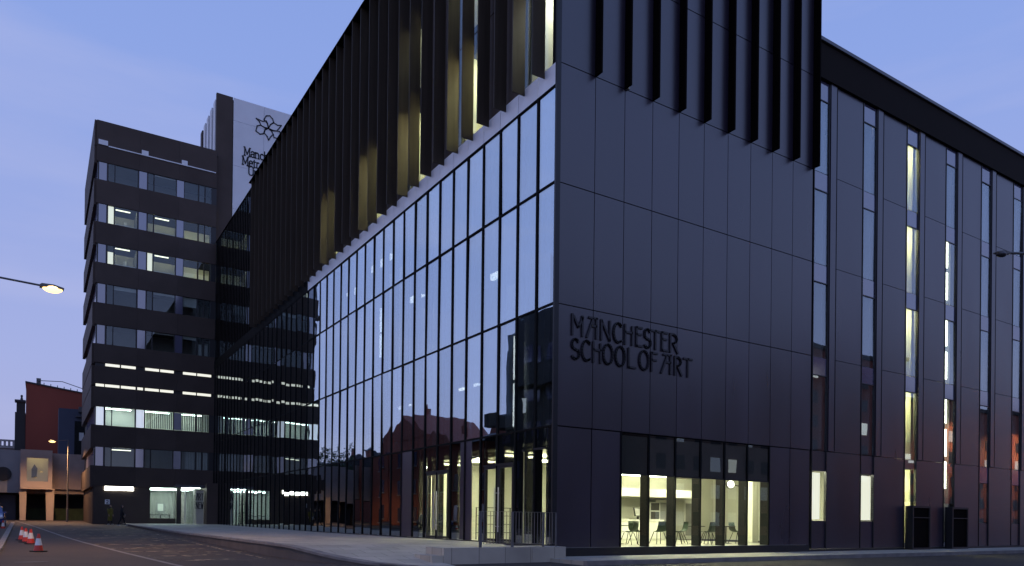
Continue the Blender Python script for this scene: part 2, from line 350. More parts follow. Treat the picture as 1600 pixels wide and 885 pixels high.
# manhole covers and patched tarmac
mat('iron', (0.03, 0.026, 0.022), 0.55, 0.5, 0.2, 8, bump=0.5, bscale=60); mat('patch', (0.028, 0.022, 0.018), 0.85, 0, 0.25, 2.0, bump=0.4, bscale=60)
for x, y, r_ in ((-14.1, 3.6, .38), (-10.6, 12.6, .34), (-9.2, 24.0, .34)):
    bm = bmesh.new(); lathe(bm, [(r_, 0), (r_, .008), (r_-.04, .012), (r_-.05, .008), (.02, .010)], 24, (x, y, G(y))); tag(bm_obj('manhole_cover', bm, 'iron'), kind='structure')
for pts_ in (((-13.6, 3.2), (-12.0, 3.6), (-11.8, 5.2), (-13.5, 5.0)), ((-9.9, 14.2), (-8.3, 14.2), (-8.3, 19.4), (-9.7, 19.2)), ((-11.6, 24), (-10.4, 24.2), (-10.6, 33), (-11.8, 32.5)), ((-8.4, -1.0), (-6.6, -1.6), (-7.2, -4.5), (-9.2, -3.8)), ((-10.4, 1.0), (-9.2, 0.6), (-8.9, 2.6), (-10.2, 3.0))):
    bm = bmesh.new(); bm.faces.new([bm.verts.new((x, y, G(y)+.003)) for x, y in pts_]); tag(bm_obj('road_patch', bm, 'patch'), kind='structure')
# worn road markings
m = mat('road_paint', (0.40, 0.31, 0.19), 0.75, 0, 0.5, 3.0, detail=8)
tt = m.node_tree; b = tt.nodes['Principled BSDF']; nz = tt.nodes.new('ShaderNodeTexNoise'); nz.inputs['Scale'].default_value = 2.6; nz.inputs['Detail'].default_value = 8
geo = tt.nodes.new('ShaderNodeNewGeometry'); tt.links.new(geo.outputs['Position'], nz.inputs['Vector'])
mr = tt.nodes.new('ShaderNodeMapRange'); mr.inputs[1].default_value = 0.42; mr.inputs[2].default_value = 0.60; mr.inputs[4].default_value = 0.85
tt.links.new(nz.outputs['Fac'], mr.inputs[0]); tt.links.new(mr.outputs[0], b.inputs['Alpha'])
marks = [(-9.2, 3.4, 1.0, .12, 8), (-10.3, 8.2, 1.3, .14, -10), (-11.0, 10.6, 1.2, .14, 20), (-10.1, 10.0, 1.4, .14, -16), (-10.0, 17.4, 1.3, .2, 15),
         (-11.6, 14.0, 1.2, .16, -18), (-11.9, 21.0, 1.0, .2, 12), (-12.1, 29.4, 1.5, .25, -12), (-10.6, 25.0, 1.6, .25, 16), (-9.3, 13.2, 1.1, .16, -14), (-8.9, 20.5, 1.2, .2, 10), (-11.0, 37.5, 1.8, .3, 12), (-10.0, 5.6, 1.1, .12, 18), (-8.6, 7.6, .8, .12, -12)]
rm = random.Random(11)
for k in range(26): marks.append((rm.uniform(-11.6, -8.6), 3+k*1.35+rm.uniform(-.5, .5), rm.uniform(.5, 1.3), rm.uniform(.035, .09)*(1+k*.06), rm.choice((-22, -14, 12, 20))))
for x, y, hl, hw, a in marks:
    bm = bmesh.new(); c, s = math.cos(R(a)), math.sin(R(a)); vv = []
    for u, v in ((-hl, -hw), (hl, -hw), (hl, hw), (-hl, hw)):
        X, Y = x+u*c-v*s, y+u*s+v*c; vv.append(bm.verts.new((X, Y, G(Y)+.005)))
    bm.faces.new(vv); tag(bm_obj('road_marking', bm, 'road_paint'), kind='structure')
strip_mesh('edge_line', [(y, txl(max(y, 3))-.62, txl(max(y, 3))-.5) for y in (3, 8, 14, 22, 30, 40, 50)], 'road_paint', 0.005)

# ------------------------------------------------------------------ the art school
A = thing('art_school_building', (0, 0, 0), 'long dark art school with tall blue glass front and black upright fins', 'building')
ZE, ZD, ZC, ZB, ZA, ZU, ZT = 4.25, 8.21, 12.14, 15.27, 16.03, 19.93, 27.4
FT = 26.95                                          # top of the street-side fins
T0, BAY = 1.06, 1.2
tj = [0.0] + [T0+BAY*k for k in range(46)]; tj = [t for t in tj if t < 55.3] + [55.5]
LIT_UP = [(0.0, 1.75), (4.55, 6.5), (9.3, 11.35), (14.1, 16.1), (20.0, 21.9)]
# carcass: slabs, cross walls, roof
box('roof', 0.1, 13.2, 0.12, 55.4, ZT-.35, ZT, 'fin_black', A)
box('fin_cap', -0.60, -0.02, -0.42, 39.75, FT, FT+.05, 'fin_black', A)
box('roof_edge', -0.02, 0.1, 0.13, 55.45, ZT-.04, ZT+.03, 'fin_black', A)
box('roof_edge', 0.1, 13.3, -0.42, 0.12, ZT-.02, ZT+.12, 'fin_black', A)
box('floor_slab', 0.35, 13, 0.3, 55.4, ZA-.55, ZA+.02, 'interior_grey', A)
box('floor_slab', 0.35, 13, 0.3, 55.4, ZU-.2, ZU+.25, 'interior_dark', A)
box('ground_floor_slab', 0.02, 13, 0.02, 55.4, -0.4, 0.30, 'interior_floor', A)
for z in (ZE, ZD, ZC): box('walkway', 3.4, 9, 0.3, 55.4, z-.35, z, 'interior_grey', A)
box('gallery_wall', 9.0, 9.2, 7.9, 55.4, 0.3, 15.4, 'interior_grey', A)
box('gallery_wall', 0.3, 9.0, 55.2, 55.35, 0.3, 15.4, 'interior_grey', A)
box('upper_back_wall', 7.0, 7.2, 0.3, 55.3, ZA, ZT-.4, 'interior_wall', A)
box('foyer_wall', 6.6, 6.75, 8.2, 12.5, 0.3, 3.86, 'interior_wall', A)
box('foyer_end_wall', 0.35, 6.75, 12.5, 12.7, 0.3, 3.9, 'interior_wall', A)
box('foyer_ceiling', 0.35, 6.75, 8.0, 12.5, 3.86, 3.9, 'interior_wall', A)
for y in (5.0, 8.2, 10.6): box('ceiling_light', 1.2, 2.8, y, y+.35, 3.68, 3.74, 'lamp_cafe', A)
for z in (ZD, ):
    for y in (12, 20, 36): box('ceiling_light', 4.0, 4.25, y, y+2.4, z-.42, z-.36, 'lamp_dim', A)
for y0, y1, z0, z1 in ((13.5, 15.2, 8.4, 12.0), (17.0, 20.5, 9.0, 15.0), (22.0, 24.0, 5.0, 14.5), (6.0, 7.2, 5.0, 11.0)):
    box('added_glow_screen', 2.6, 2.7, y0, y1, z0, z1, 'white_paint', A); box('added_screen_light', 1.5, 1.9, y0+.1, y1-.1, z1+.15, z1+.22, 'lamp_dim', A)  # white screens and lights added for a pale glow behind the glass
for y in (3.4, 10.6, 17.8, 25.0): 
    bm = bmesh.new(); lathe(bm, [(.16, 0), (.16, 15.0)], 14, (1.1, y, .3)); bm_obj('gallery_column', bm, 'interior_wall', A, smooth=True)
# outer glass wall on the street side
for k, (a, b) in enumerate(zip(tj, tj[1:])):
    for z0, z1 in ((ZE, ZD), (ZD, ZC), (ZC, ZB)):
        pane('glass_pane', 0.0, 0.02, a+.035, b-.035, z0+.03, z1-.03, 'glass_mirror' if b < 26.5 else 'glass_link', A)
    box('spandrel', -0.03, 0.03, a+.012, b-.012, ZB+.03, ZA-.025, 'pale_spandrel' if b < 26.5 else 'joint', A)  # far spandrels coloured dark, as if mirroring the tower
for k, t in enumerate(tj[1:-1]):
    box('mullion', -0.035, 0.05, t-.052, t+.052, 0.36, ZB, 'joint', A)
    box('inner_mullion', 0.05, 0.30, t-.03, t+.03, 0.36, ZB-.1, 'joint', A)
for z in (ZE, ZD, ZC, ZB): box('transom', -0.04, 0.06, 0.03, 26.25, z-.03, z+.03, 'joint', A); box('transom', 0.0, 0.06, 26.25, 55.45, z-.03, z+.03, 'joint', A)
box('corner_post', -0.06, 0.12, -0.05, 0.03, 0.3, ZT-.03, 'frame', A)
box('plinth', -0.10, 0.06, 0.03, 55.45, 0.30, 0.40, 'frame', A)
# ground floor of the street side: dark glazing, clear slots and two glass door pairs
segs = [(0.03, .42, 'dark'), (.42, 1.06, 'clear'), (1.06, 1.70, 'dark'), (1.70, 1.76, 'clear'), (1.76, 2.3, 'dark'), (2.3, 4.36, 'door'), (4.36, 4.74, 'dark'), (4.74, 5.32, 'clear'),
        (5.32, 6.26, 'panel'), (6.26, 7.2, 'dark'), (7.2, 9.25, 'door'), (9.25, 10.0, 'dark'), (10.0, 10.66, 'dark'), (10.66, 11.86, 'panel')]
for t in tj:
    if t > 11.8 and t < 55: segs.append((t, min(t+BAY, 55.45), 'dark'))
for a, b, kd in segs:
    ztop = 3.52 if kd == 'clear' else 3.14
    if kd in ('clear', 'door'):
        box('fanlight', 0.0, 0.02, a+.01, b-.01, ztop+.06, ZE-.04, 'glass_ground', A)
        box('head_bar', -0.06, 0.05, a, b, ztop, ztop+.06, 'frame', A)
    if kd == 'dark': pane('dark_pane', 0.0, 0.02, a+.02, b-.02, 0.41, ZE-.04, 'glass_ground', A)
    if kd == 'panel': box('wall_panel', -0.01, 0.03, a+.02, b-.02, 0.41, ZE-.04, 'panel', A)
    if kd == 'clear': box('clear_pane', 0.0, 0.02, a+.02, b-.02, 0.41, ztop, 'glass_clear', A)
    if kd == 'door':
        mid = (a+b)/2
        for p, q, hs in ((a+.03, mid-.01, 1), (mid+.01, b-.03, -1)):
            d = box('door', -0.01, 0.015, p+.1, q-.1, 0.50, ztop-.1, 'glass_clear', A)
            for (y0, y1, z0, z1) in ((p, p+.1, .41, ztop), (q-.1, q, .41, ztop), (p+.1, q-.1, .41, .5), (p+.1, q-.1, ztop-.1, ztop)):
                box('door_frame', -0.03, 0.03, y0, y1, z0, z1, 'frame', d)
            hy = q-.05 if hs == 1 else p+.05
            bm = bmesh.new(); tube(bm, [(-.11, hy+.07*-hs, .75), (-.11, hy+.07*-hs, 2.35)], .022)
            for z in (.95, 2.15): tube(bm, [(-.11, hy+.07*-hs, z), (-.02, hy, z)], .012)
            bm_obj('door_handle', bm, 'steel', d)
# storage racks and stair seen through the doors
# light tubes behind single panes
for y, z0, z1, wd in ((.68, 4.5, 7.7, .05), (3.07, 4.55, 7.95, .05), (15.6, 9.3, 11.9, .09), (17.25, 8.4, 12.1, .07), (20.15, 7.2, 11.6, .04), (22.6, 5.0, 12.8, .04), (1.74, .5, 3.55, .03)):
    n = max(1, int((z1-z0)/1.25)); h = (z1-z0)/n
    for k in range(n): box('tube_light', 0.42, 0.47, y-wd, y+wd, z0+k*h, z0+(k+1)*h-.14, 'lamp_strip', A)
# upper storeys of the street side: panels, strip windows, tall fins
upj = tj
for k, (a, b) in enumerate(zip(upj, upj[1:])):
    mid = (a+b)/2; lit = any(p-.3 <= mid <= q+.3 for p, q in LIT_UP)
    for z0, z1 in ((ZA+.02, ZU), (ZU, 23.8), (23.8, ZT-.05)):
        if lit: box('upper_window', 0.02, 0.04, a+.02, b-.02, z0+.03, z1-.03, 'glass_clear', A)
        elif a < 39.5: box('upper_panel', 0.02, 0.05, a+.012, b-.012, z0+.02, z1-.02, 'tower_panel', A)
        else:
            box('upper_pane', 0.02, 0.05, a+.012, b-.012, z0+.02, z1-.02, 'glass_link', A)
box('upper_backing', 0.08, 0.2, 1.9, 4.4, ZA, ZT-.4, 'interior_dark', A)
for p, q in ((6.6, 9.2), (11.5, 14.0), (16.2, 19.9), (22.0, 55.3)): box('upper_backing', 0.08, 0.2, p, q, ZA, ZT-.4, 'interior_dark', A)
for k, (p, q) in enumerate(LIT_UP):
    s_ = max(p, .32)
    for i, z in enumerate((ZU-.28, 23.6, ZT-.45)):
        if k == 0 or i == 0 or (i == 1 and k in (1, 2)):
            box('ceiling_light', 0.9, (2.4, 1.5, 1.5)[i], s_+.1, q-.1, z-.06, z, ('lamp_room', 'lamp_half', 'lamp_half')[i] if k else 'lamp_white', A)
    for z in (ZU, 23.8): box('slab_edge', 0.045, 0.3, s_, q, z-.45, z+.3, 'fin_black', A)
    box('room_back', 2.9, 3.0, p-.1, q+.1, ZA, ZT-.4, 'interior_wall', A)
    box('room_wall', 0.25, 7.0, q+.1, q+.2, ZA, ZT-.4, 'interior_wall', A)
    if k: box('room_wall', 0.25, 7.0, p-.2, p-.1, ZA, ZT-.4, 'interior_wall', A)
box('floor_slab', 0.25, 7, 0.3, 55.3, 23.6, 23.95, 'interior_dark', A)
for k in range(26):
    t = 39.9+.6*k; box('link_slat', -0.005, 0.02, t-.09, t+.09, ZA, ZT-.05, 'fin_black', A)
for k in range(33):
    t = 0.66+BAY*k; d = -0.56
    o = box('facade_fin', d, -0.05, t-.02, t+.02, ZA-.28, FT, 'fin', A)
# right-hand street: ten bays of panels
sj = [0.0] + [1.575+1.291*k for k in range(10)]
box('panel_backing', 0.02, 13.18, 0.05, 0.3, ZE+.05, ZT-.4, 'joint', A)
for a, b in zip(sj, sj[1:]):
    for z0, z1 in ((ZE, ZD), (ZD, ZC), (ZC, ZA), (ZA, ZU), (ZU, 23.8), (23.8, ZT-.03)):
        box('facade_panel', a+.013, b-.013, 0.0, 0.05, z0+.016, z1-.016, 'panel', A)
for x in sj[1:]: box('facade_fin', x-.03, x+.04, -0.32, -0.004, ZA+.0, ZT, 'fin_black', A)
for a, b in ((0, 1.575), (1.575, 2.866), (10.611, 11.902), (11.902, 13.193)):
    box('wall_panel', a+.02, b-.02, 0.02, 0.07, 0.30, ZE-.02, 'panel', A)
    box('wall_core', a, b, 0.075, 0.3, 0.0, ZE+.04, 'joint', A)
box('base_course', -0.02, 13.19, 0.0, 0.3, 0.0, 0.29, 'frame', A)
# cafe window: six tall panes, dark top lights, deep mullions
cj = [2.866+1.291*k for k in range(7)]
for a, b in zip(cj, cj[1:]):
    box('cafe_pane', a+.03, b-.03, 0.03, 0.045, 0.33, 2.80, 'glass_clear', A)
    box('cafe_top_light', a+.03, b-.03, 0.03, 0.045, 2.84, ZE-.03, 'glass_top', A)
    box('top_light_backing', a+.036, b-.036, 0.07, 0.09, 2.84, ZE-.03, 'top_light_back', A)
for x in cj: box('cafe_mullion', x-.035, x+.035, 0.0, 0.42, 0.30, ZE-.02, 'joint', A)
box('cafe_transom', 2.866, 10.61, 0.02, 0.08, 2.80, 2.84, 'frame', A)
# cafe room
box('cafe_back_wall', 6.6, 16.2, 8.0, 8.2, 0.3, 4.0, 'interior_wall', A)
box('cafe_lintel', 2.87, 10.61, 0.05, 0.3, ZE-.1, ZE+.05, 'joint', A)
box('cafe_side_wall', 16.2, 16.35, 0.35, 8.2, 0.3, 4.0, 'interior_wall', A)
box('cafe_ceiling', 0.35, 16.2, 0.45, 8.0, 3.86, 3.9, 'interior_wall', A)
box('cafe_bulkhead', 8.0, 13.6, 6.4, 8.0, 2.35, 2.72, 'white_paint', A)
box('cafe_duct', 6.6, 11.5, 4.2, 4.8, 3.15, 3.5, 'galv', A)
box('cafe_pier', 13.5, 13.9, 3.2, 3.6, 0.3, 3.86, 'interior_wall', A)
for y in (1.6, 3.4, 5.6):
    for x in (3.4, 7.0, 10.6): box('ceiling_light', x, x+2.2, y, y+.22, 3.60, 3.68, 'lamp_cafe', A)
box('ceiling_light', 4.4, 7.4, 2.5, 2.62, 2.98, 3.06, 'lamp_white', A)
d = box('interior_door', 12.0, 13.0, 7.93, 7.99, 0.3, 2.3, 'white_paint', A); box('door_panel', 12.12, 12.88, 7.91, 7.93, 1.2, 2.15, 'interior_grey', d)
d = box('interior_door', 14.0, 14.9, 7.93, 7.99, 0.3, 2.3, 'white_paint', A); box('door_panel', 14.1, 14.8, 7.91, 7.93, 0.5, 2.15, 'interior_grey', d)

# ---- right wing: strip windows between panels, dark pilasters
W0, WP = 13.25, 3.475
mat('wing_roof', (0.012, 0.008, 0.006), 0.7, 0, 0.1, 1, spec=0.08)
box('wing_fascia', 13.22, 60, -0.12, 0.6, 19.95, 21.42, 'wing_roof', A)
box('wing_coping', 13.22, 60, -0.2, 0.7, 21.46, 21.60, 'coping', A)
box('wing_gutter', 13.22, 60, -0.16, 0.6, 21.42, 21.46, 'wing_roof', A)
box('wing_base', 13.19, 60, 0.0, 0.3, -0.1, 0.10, 'frame', A)
lv = [(0.12, ZE), (ZE, ZD), (ZD, ZC), (ZC, ZA), (ZA, 19.95)]
for k in range(9):
    x = W0+WP*k; wa, wb, pa, pb, na, nb = x+.06, x+1.02, x+1.10, x+1.50, x+1.53, x+WP-.02
    near = k < 7
    if near:
        box('pilaster', pa, pb, -0.05, 0.2, ZE+.02, 19.95, 'panel', A)
        box('pilaster_edge', pb, pb+.03, -0.06, 0.2, ZE+.02, 19.95, 'joint', A)
    for i, (z0, z1) in enumerate(lv):
        if i == 0:
            box('wing_panel', pa-.05, nb, 0.0, 0.05, z0, z1-.012, 'panel', A)
        else:
            box('wing_panel', na, nb, 0.0, 0.05, z0+.012, z1-.012, 'panel', A)
            sp = 0.77 if i < 4 else 0.85
            box('window_spandrel', wa, wb, 0.03, 0.06, z1-sp+.02, z1-.01, 'lavender_glass', A)
            pane('window_pane', wa, wb, 0.03, 0.045, z0+.02, z1-sp-.02, 'glass_wing', A)
            box('window_bar', wa-.02, wb+.02, 0.0, 0.07, z1-sp-.02, z1-sp+.02, 'frame', A)
    for xx in (wa-.04, wb): box('window_frame', xx, xx+.04, -0.02, 0.1, 0.12, 19.95, 'frame', A)
    # ground level of the strip window: pane between two opaque panels
    if k in (0, 1, 4, 5, 6, 7, 8):
        box('opaque_light', wa, wb, 0.03, 0.06, 3.40, ZE-.02, 'lavender_glass' if k > 3 else 'panel', A)
        box('opaque_light', wa, wb, 0.03, 0.06, 0.12, 1.30, 'panel', A)
        box('window_pane', wa, wb, 0.03, 0.045, 1.34, 3.36, 'glass_clear' if k < 2 else 'glass_wing', A)
    else:
        box('window_pane', wa, wb, 0.03, 0.045, 2.25, ZE-.02, 'glass_wing', A)
    # side walls of the room behind
    box('room_wall', wb+.05, wb+.15, 0.3, 3.2, 0.3 if k not in (0, 1) else 4.4, 19.9, 'interior_wall', A)
    if k in (2, 3): box('room_wall', wa-.2, wa-.1, 0.3, 3.2, 0.3, 19.9, 'interior_wall', A)
box('wing_back_wall', 13.3, 60, 3.2, 3.4, 4.3, 19.9, 'interior_grey', A)
box('wing_back_wall', 16.4, 60, 3.2, 3.4, 0.3, 4.3, 'interior_wall', A)
box('wing_roof', 13.2, 60, 0.6, 20, 20.9, 21.4, 'wing_roof', A)
for z in (ZE, ZD, ZC, ZA): box('wing_floor', 13.3, 60, 0.12, 3.2, z-.45, z, 'interior_grey', A)
# bright ground-floor rooms behind the first two strip windows
for k in (0, 1):
    x = W0+WP*k; box('room_wall', x-.2, x+1.3, 1.25, 1.3, 0.5, 3.7, 'white_paint', A)
    box('lit_blind', x+.08, x+(.74 if k == 0 else .96), 0.09, 0.11, 1.36, 3.34, 'lit_blind', A)
    box('ceiling_light', x+.1, x+1.0, 0.5, 0.8, 3.5, 3.56, 'lamp_bright', A); box('room_ceiling', x-.2, x+1.3, .12, 1.3, 3.6, 3.7, 'white_paint', A)
# stair landings and lights behind the third window
x = W0+WP*2
for i, z in enumerate((0.3, ZE, ZD, ZC, ZA)):
    box('ceiling_light', x+.15, x+.95, 0.9, 1.6, z+3.32, z+3.38, 'lamp_stair', A)
    bm = bmesh.new(); prism(bm, [(0.4, z+1.0), (3.1, z+2.6), (3.1, z+2.35), (0.4, z+.75)], 'x', x+.2, x+.8); bm_obj('stair_flight', bm, 'white_paint', A)
box('stair_wall', x-.1, x+1.2, 1.9, 2.0, 0.3, 19.9, 'interior_wall', A)
# vertical tubes behind the fourth window
x = W0+WP*3
for z in (3.0, 4.6, 6.25, 8.45, 10.1, 12.4, 14.0): box('tube_light', x+.22, x+.42, 0.07, 0.12, z, z+1.35, 'lamp_tube', A)
# dark doors standing in front of the wing
for xa in (20.35, 23.88):
    d = box('service_door', xa+.09, xa+1.45, -0.30, -0.26, 0.10, 1.98, 'fin_black', A)
    for (p, q, z0, z1) in ((xa, xa+.09, 0.0, 2.07), (xa+1.45, xa+1.54, 0.0, 2.07), (xa+.09, xa+1.45, 1.98, 2.07), (xa+.09, xa+1.45, 0.0, 0.10), (xa+.09, xa+1.45, 1.5, 1.54)):
        box('door_frame', p, q, -0.36, -0.0, z0, z1, 'frame', d)

# ---- lettering on the corner wall
GL = {
 'M': [[(0, 0), (0, 1)], [(.12, .92), (.52, .42)], [(.52, .42), (.9, .92)], [(.86, .98), (.86, 0)]],
 'A': [[(0, 0), (.55, .96)], [(.2, 1.0), (.95, 1.0)], [(.88, 1.0), (.88, 0)], [(.42, .60), (.88, .60)]],
 'N': [[(0, 0), (0, 1)], [(.05, .95), (.9, .03)], [(.9, 0), (.9, 1)]],
 'C': [arc(.55, .5, .52, .5, 55, 305, 14), [(.82, .93), (.95, .86)], [(.80, .05), (.98, .12)]],
 'H': [[(.05, 0), (.05, 1)], [(.9, 0), (.9, .95)], [(.05, .62), (.9, .62)]],
 'E': [[(.1, 0), (.1, 1)], [(.1, .98), (.95, .98)], [(.1, .62), (.8, .62)], [(.1, .02), (1.0, .02)]],
 'S': [arc(.5, .72, .42, .27, 30, 215, 8)+[(.5, .47)]+arc(.5, .27, .45, .27, 40, -150, 8)],
 'T': [[(.5, 0), (.5, 1)], [(0, .97), (1.0, .97)]],
 'R': [[(.08, 0), (.08, 1)], arc(.3, .74, .55, .25, 95, -80, 9), [(.42, .5), (.98, .0)]],
 'O': [arc(.5, .5, .48, .5, 0, 360, 20)],
 'L': [[(.1, 1), (.1, 0)], [(.1, .02), (1.0, .02)]],
 'F': [[(.12, 0), (.12, 1)], [(.12, .97), (1.0, .97)], [(.12, .60), (.85, .60)]]}
row1 = [('M', .69, 1.17), ('A', 1.3, 1.75), ('N', 1.91, 2.32), ('C', 2.44, 2.82), ('H', 2.94, 3.32), ('E', 3.45, 3.75), ('S', 3.83, 4.16), ('T', 4.16, 4.58), ('E', 4.66, 4.96), ('R', 5.06, 5.48)]
row2 = [('S', .66, 1.0), ('C', 1.09, 1.46), ('H', 1.56, 1.92), ('O', 2.0, 2.42), ('O', 2.54, 2.97), ('L', 3.1, 3.44), ('O', 3.62, 4.06), ('F', 4.16, 4.46), ('A', 4.67, 5.17), ('R', 5.3, 5.68), ('T', 5.77, 6.19)]
for row, z0 in ((row1, 7.28), (row2, 6.49)):
    for ch, a, b in row:
        bm = bmesh.new(); strokes(bm, GL[ch], .07, -0.05, -0.004, a, z0, b-a, .66); bm_obj('letter', bm, 'letter', A)

# ------------------------------------------------------------------ office tower
TY = 55.5
T = thing('office_tower', (-5, 60, 0.45), 'dark eight-storey office tower with lit window bands behind the art school', 'building')
XL, XR = -9.9, 0.0
bands = [(33.93, 36.12), (32.51, 33.93-.02), (28.81, 30.91), (25.26, 27.17), (21.75, 23.59), (18.1, 20.03), (14.76, 16.40), (12.89, 14.45), (10.87, 12.61), (7.32, 9.22), (3.86, 5.61)]
wins = [('r7', 30.91, 32.51), ('r6', 27.17, 28.81), ('r5', 23.59, 25.26), ('r4', 20.03, 21.75), ('r3', 16.40, 18.1), ('r2', 9.22, 10.87), ('r1', 5.61, 7.32)]
for z0, z1 in bands:
    n = 3
    for k in range(n):
        a = XL+(XR-XL)*k/n; b = XL+(XR-XL)*(k+1)/n
        box('cladding_panel', a+(.004 if k else -.10), b-.004, TY-.10, TY+.1, z0, z1, 'tower_panel', T)
    for k in range(4): box('cladding_panel', XL-.28, XL-.0, TY+.11+4.2*k, TY+.1+4.2*(k+1)-.01, z0-.12, z1+.05, 'tower_panel', T)
box('tower_body', XL+4.6, XR+12, TY+5, TY+17, 0, 36.0, 'dark_clad', T)
box('tower_end_wall', XL+.05, XL+4.6, TY+12, TY+17, 0, 36.0, 'dark_clad', T)
box('tower_roof', XL, XR+.1, TY+.1, TY+17, 35.7, 36.0, 'dark_clad', T)
for z in (33.9, 30.85, 27.1, 23.5, 19.95, 16.35, 12.6, 9.15, 5.5): box('tower_floor', XL+.05, XR, TY+.12, TY+12, z-.3, z+.02, 'interior_grey', T)
for name, z0, z1 in wins:
    segs2 = [(-9.8, -9.21, 'v'), (-9.06, -8.61, 'n'), (-8.53, -6.75, 'w'), (-6.62, -5.99, 'v'), (-5.88, -5.46, 'n'), (-5.36, -3.56, 'w'), (-3.47, -2.87, 'v'), (-2.82, -1.65, 'w'), (-1.53, -1.08, 'n'), (-.97, -.45, 'n')]
    for a, b, kd in segs2:
        box({'v': 'opaque_pane', 'n': 'vent_pane', 'w': 'window_pane'}[kd], a, b, TY-.02, TY+.02, z0+.03, z1-.03, ('cloud_glow' if name == 'r2' and a < -5.9 else 'lavender_glass') if kd == 'v' else 'glass_tower', T)  # second-row opaque panes glow bluish in place of reflected bright cloud
    edges = sorted({-9.9, 0.0} | {s for q in segs2 for s in q[:2]})
    allx = [(-9.9, -9.8), (-9.21, -9.06), (-8.61, -8.53), (-6.75, -6.62), (-5.99, -5.88), (-5.46, -5.36), (-3.56, -3.47), (-2.87, -2.82), (-1.65, -1.53), (-1.08, -.97), (-.45, 0.0)]
    for a, b in allx: box('window_frame', a, b, TY-.04, TY+.08, z0, z1, 'frame', T)
    box('side_glazing', XL-.02, XL+.02, TY+.11, TY+12, z0, z1, 'lavender_glass', T)
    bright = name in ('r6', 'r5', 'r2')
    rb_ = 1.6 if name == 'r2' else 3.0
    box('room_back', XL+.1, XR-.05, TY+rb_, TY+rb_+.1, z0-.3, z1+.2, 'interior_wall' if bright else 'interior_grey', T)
    if name in ('r6', 'r5'):
        for x in (-8.3, -5.0): box('ceiling_light', x, x+1.2, TY+2.3, TY+2.42, z1+.55, z1+.62, 'lamp_office', T)
        for x, wd, lm in ((-8.6, 1.6, 'lamp_half'), (-5.3, 1.5, 'lamp_half'), (-2.6, 2.0, 'lamp_room')): box('hidden_fill_light', x, x+wd, TY+.35, TY+.6, z1+.45, z1+.5, lm, T)  # lamps hidden above the window head, added to brighten the back wall
        box('papers', -7.7, -7.45, TY+1.2, TY+1.25, z0+.1, z0+.85, 'white_paint', T); box('window_ledge', -8.5, -6.8, TY+.2, TY+.5, z0, z0+.16, 'white_paint', T); box('window_ledge', -5.3, -3.6, TY+.2, TY+.5, z0, z0+.16, 'white_paint', T)
        for x in (-6.68, -2.9): box('room_partition', x-.04, x+.04, TY+.3, TY+4.8, z0, z1+.1, 'interior_grey', T)
    if name == 'r6': box('lit_blind', -9.05, -8.62, TY+.06, TY+.08, z0+.05, z1-.05, 'lit_window', T)
    if name == 'r5':
        box('lit_blind', -9.05, -8.62, TY+.06, TY+.08, z0+.05, z0+1.1, 'lit_window', T); box('lit_blind', -5.87, -5.47, TY+.06, TY+.08, z0+.03, z1-.03, 'lit_window', T)
        box('desk_glow', -2.8, -.5, TY+1.0, TY+1.05, z0, z0+.75, 'white_paint', T)
    if name == 'r2':
        for x in (-9.2, -6.0, -3.2): box('ceiling_light', x, x+2.2, TY+.5, TY+.8, z1-.08, z1-.04, 'lamp_cool', T)
        for k in range(34):
            x = -5.75+k*.157
            if -3.5 < x < -2.95: continue
            box('blind_slat', x, x+.085, TY+.10, TY+.13, z0+.04, z1-.04, 'interior_dark', T)
    if name in ('r4', 'r3', 'r7'):
        for (p, q), hh in zip(((-8.53, -6.75), (-5.36, -3.56), (-2.82, -1.65)), {'r4': (.35, .2, .9), 'r3': (0, .15, .3), 'r7': (.0, .12, .0)}[name]):
            if hh: box('roller_blind', p, q, TY+.08, TY+.10, z1-hh, z1-.02, 'blind', T)
        if name == 'r7': box('desk_lamp', -4.2, -3.95, TY+1.5, TY+1.6, z0+.3, z0+.42, 'lit_window', T)
        if name == 'r3':
            for x in (-1.4, -.85): box('papers', x, x+.25, TY+.2, TY+.25, z0+.1, z0+1.1, 'blind', T)
    if name == 'r1':
        box('ceiling_light', -8.5, -6.9, TY+1.0, TY+1.2, z1-.16, z1-.1, 'lamp_dim', T)
        for k in range(14): box('blind_slat', -2.4+k*.14, -2.4+k*.14+.08, TY+.10, TY+.13, z0+.04, z1-.04, 'blind', T)
# thin lit strips between storeys
for zz, l in ((14.47, [(-9.12, -7.99), (-7.87, -6.71), (-5.93, -4.79), (-4.68, -3.55), (-2.75, -1.61), (-1.5, -.28)]), (12.63, [(-9.85, -9.2), (-9.12, -7.99), (-7.87, -6.71), (-6.55, -6.1), (-5.93, -4.79), (-4.68, -3.55), (-2.75, -1.61), (-1.5, -.28)])):
    for a, b in l: box('strip_light', a, b, TY-.06, TY+.02, zz+.02, zz+.24, 'lit_window', T)
    box('strip_recess', XL, XR, TY+.04, TY+.3, zz-.03, zz+.3, 'frame', T)
# roof-level pale ledge
for a, b, z0, z1 in ((-9.88, -9.15, 34.0, 34.42), (-9.1, -.1, 33.93, 34.02), (-6.45, -5.9, 34.02, 34.4), (-3.1, -2.6, 34.02, 34.4)):
    box('roof_ledge', a, b, TY-.16, TY-.10, z0, z1, 'sign_white', T)
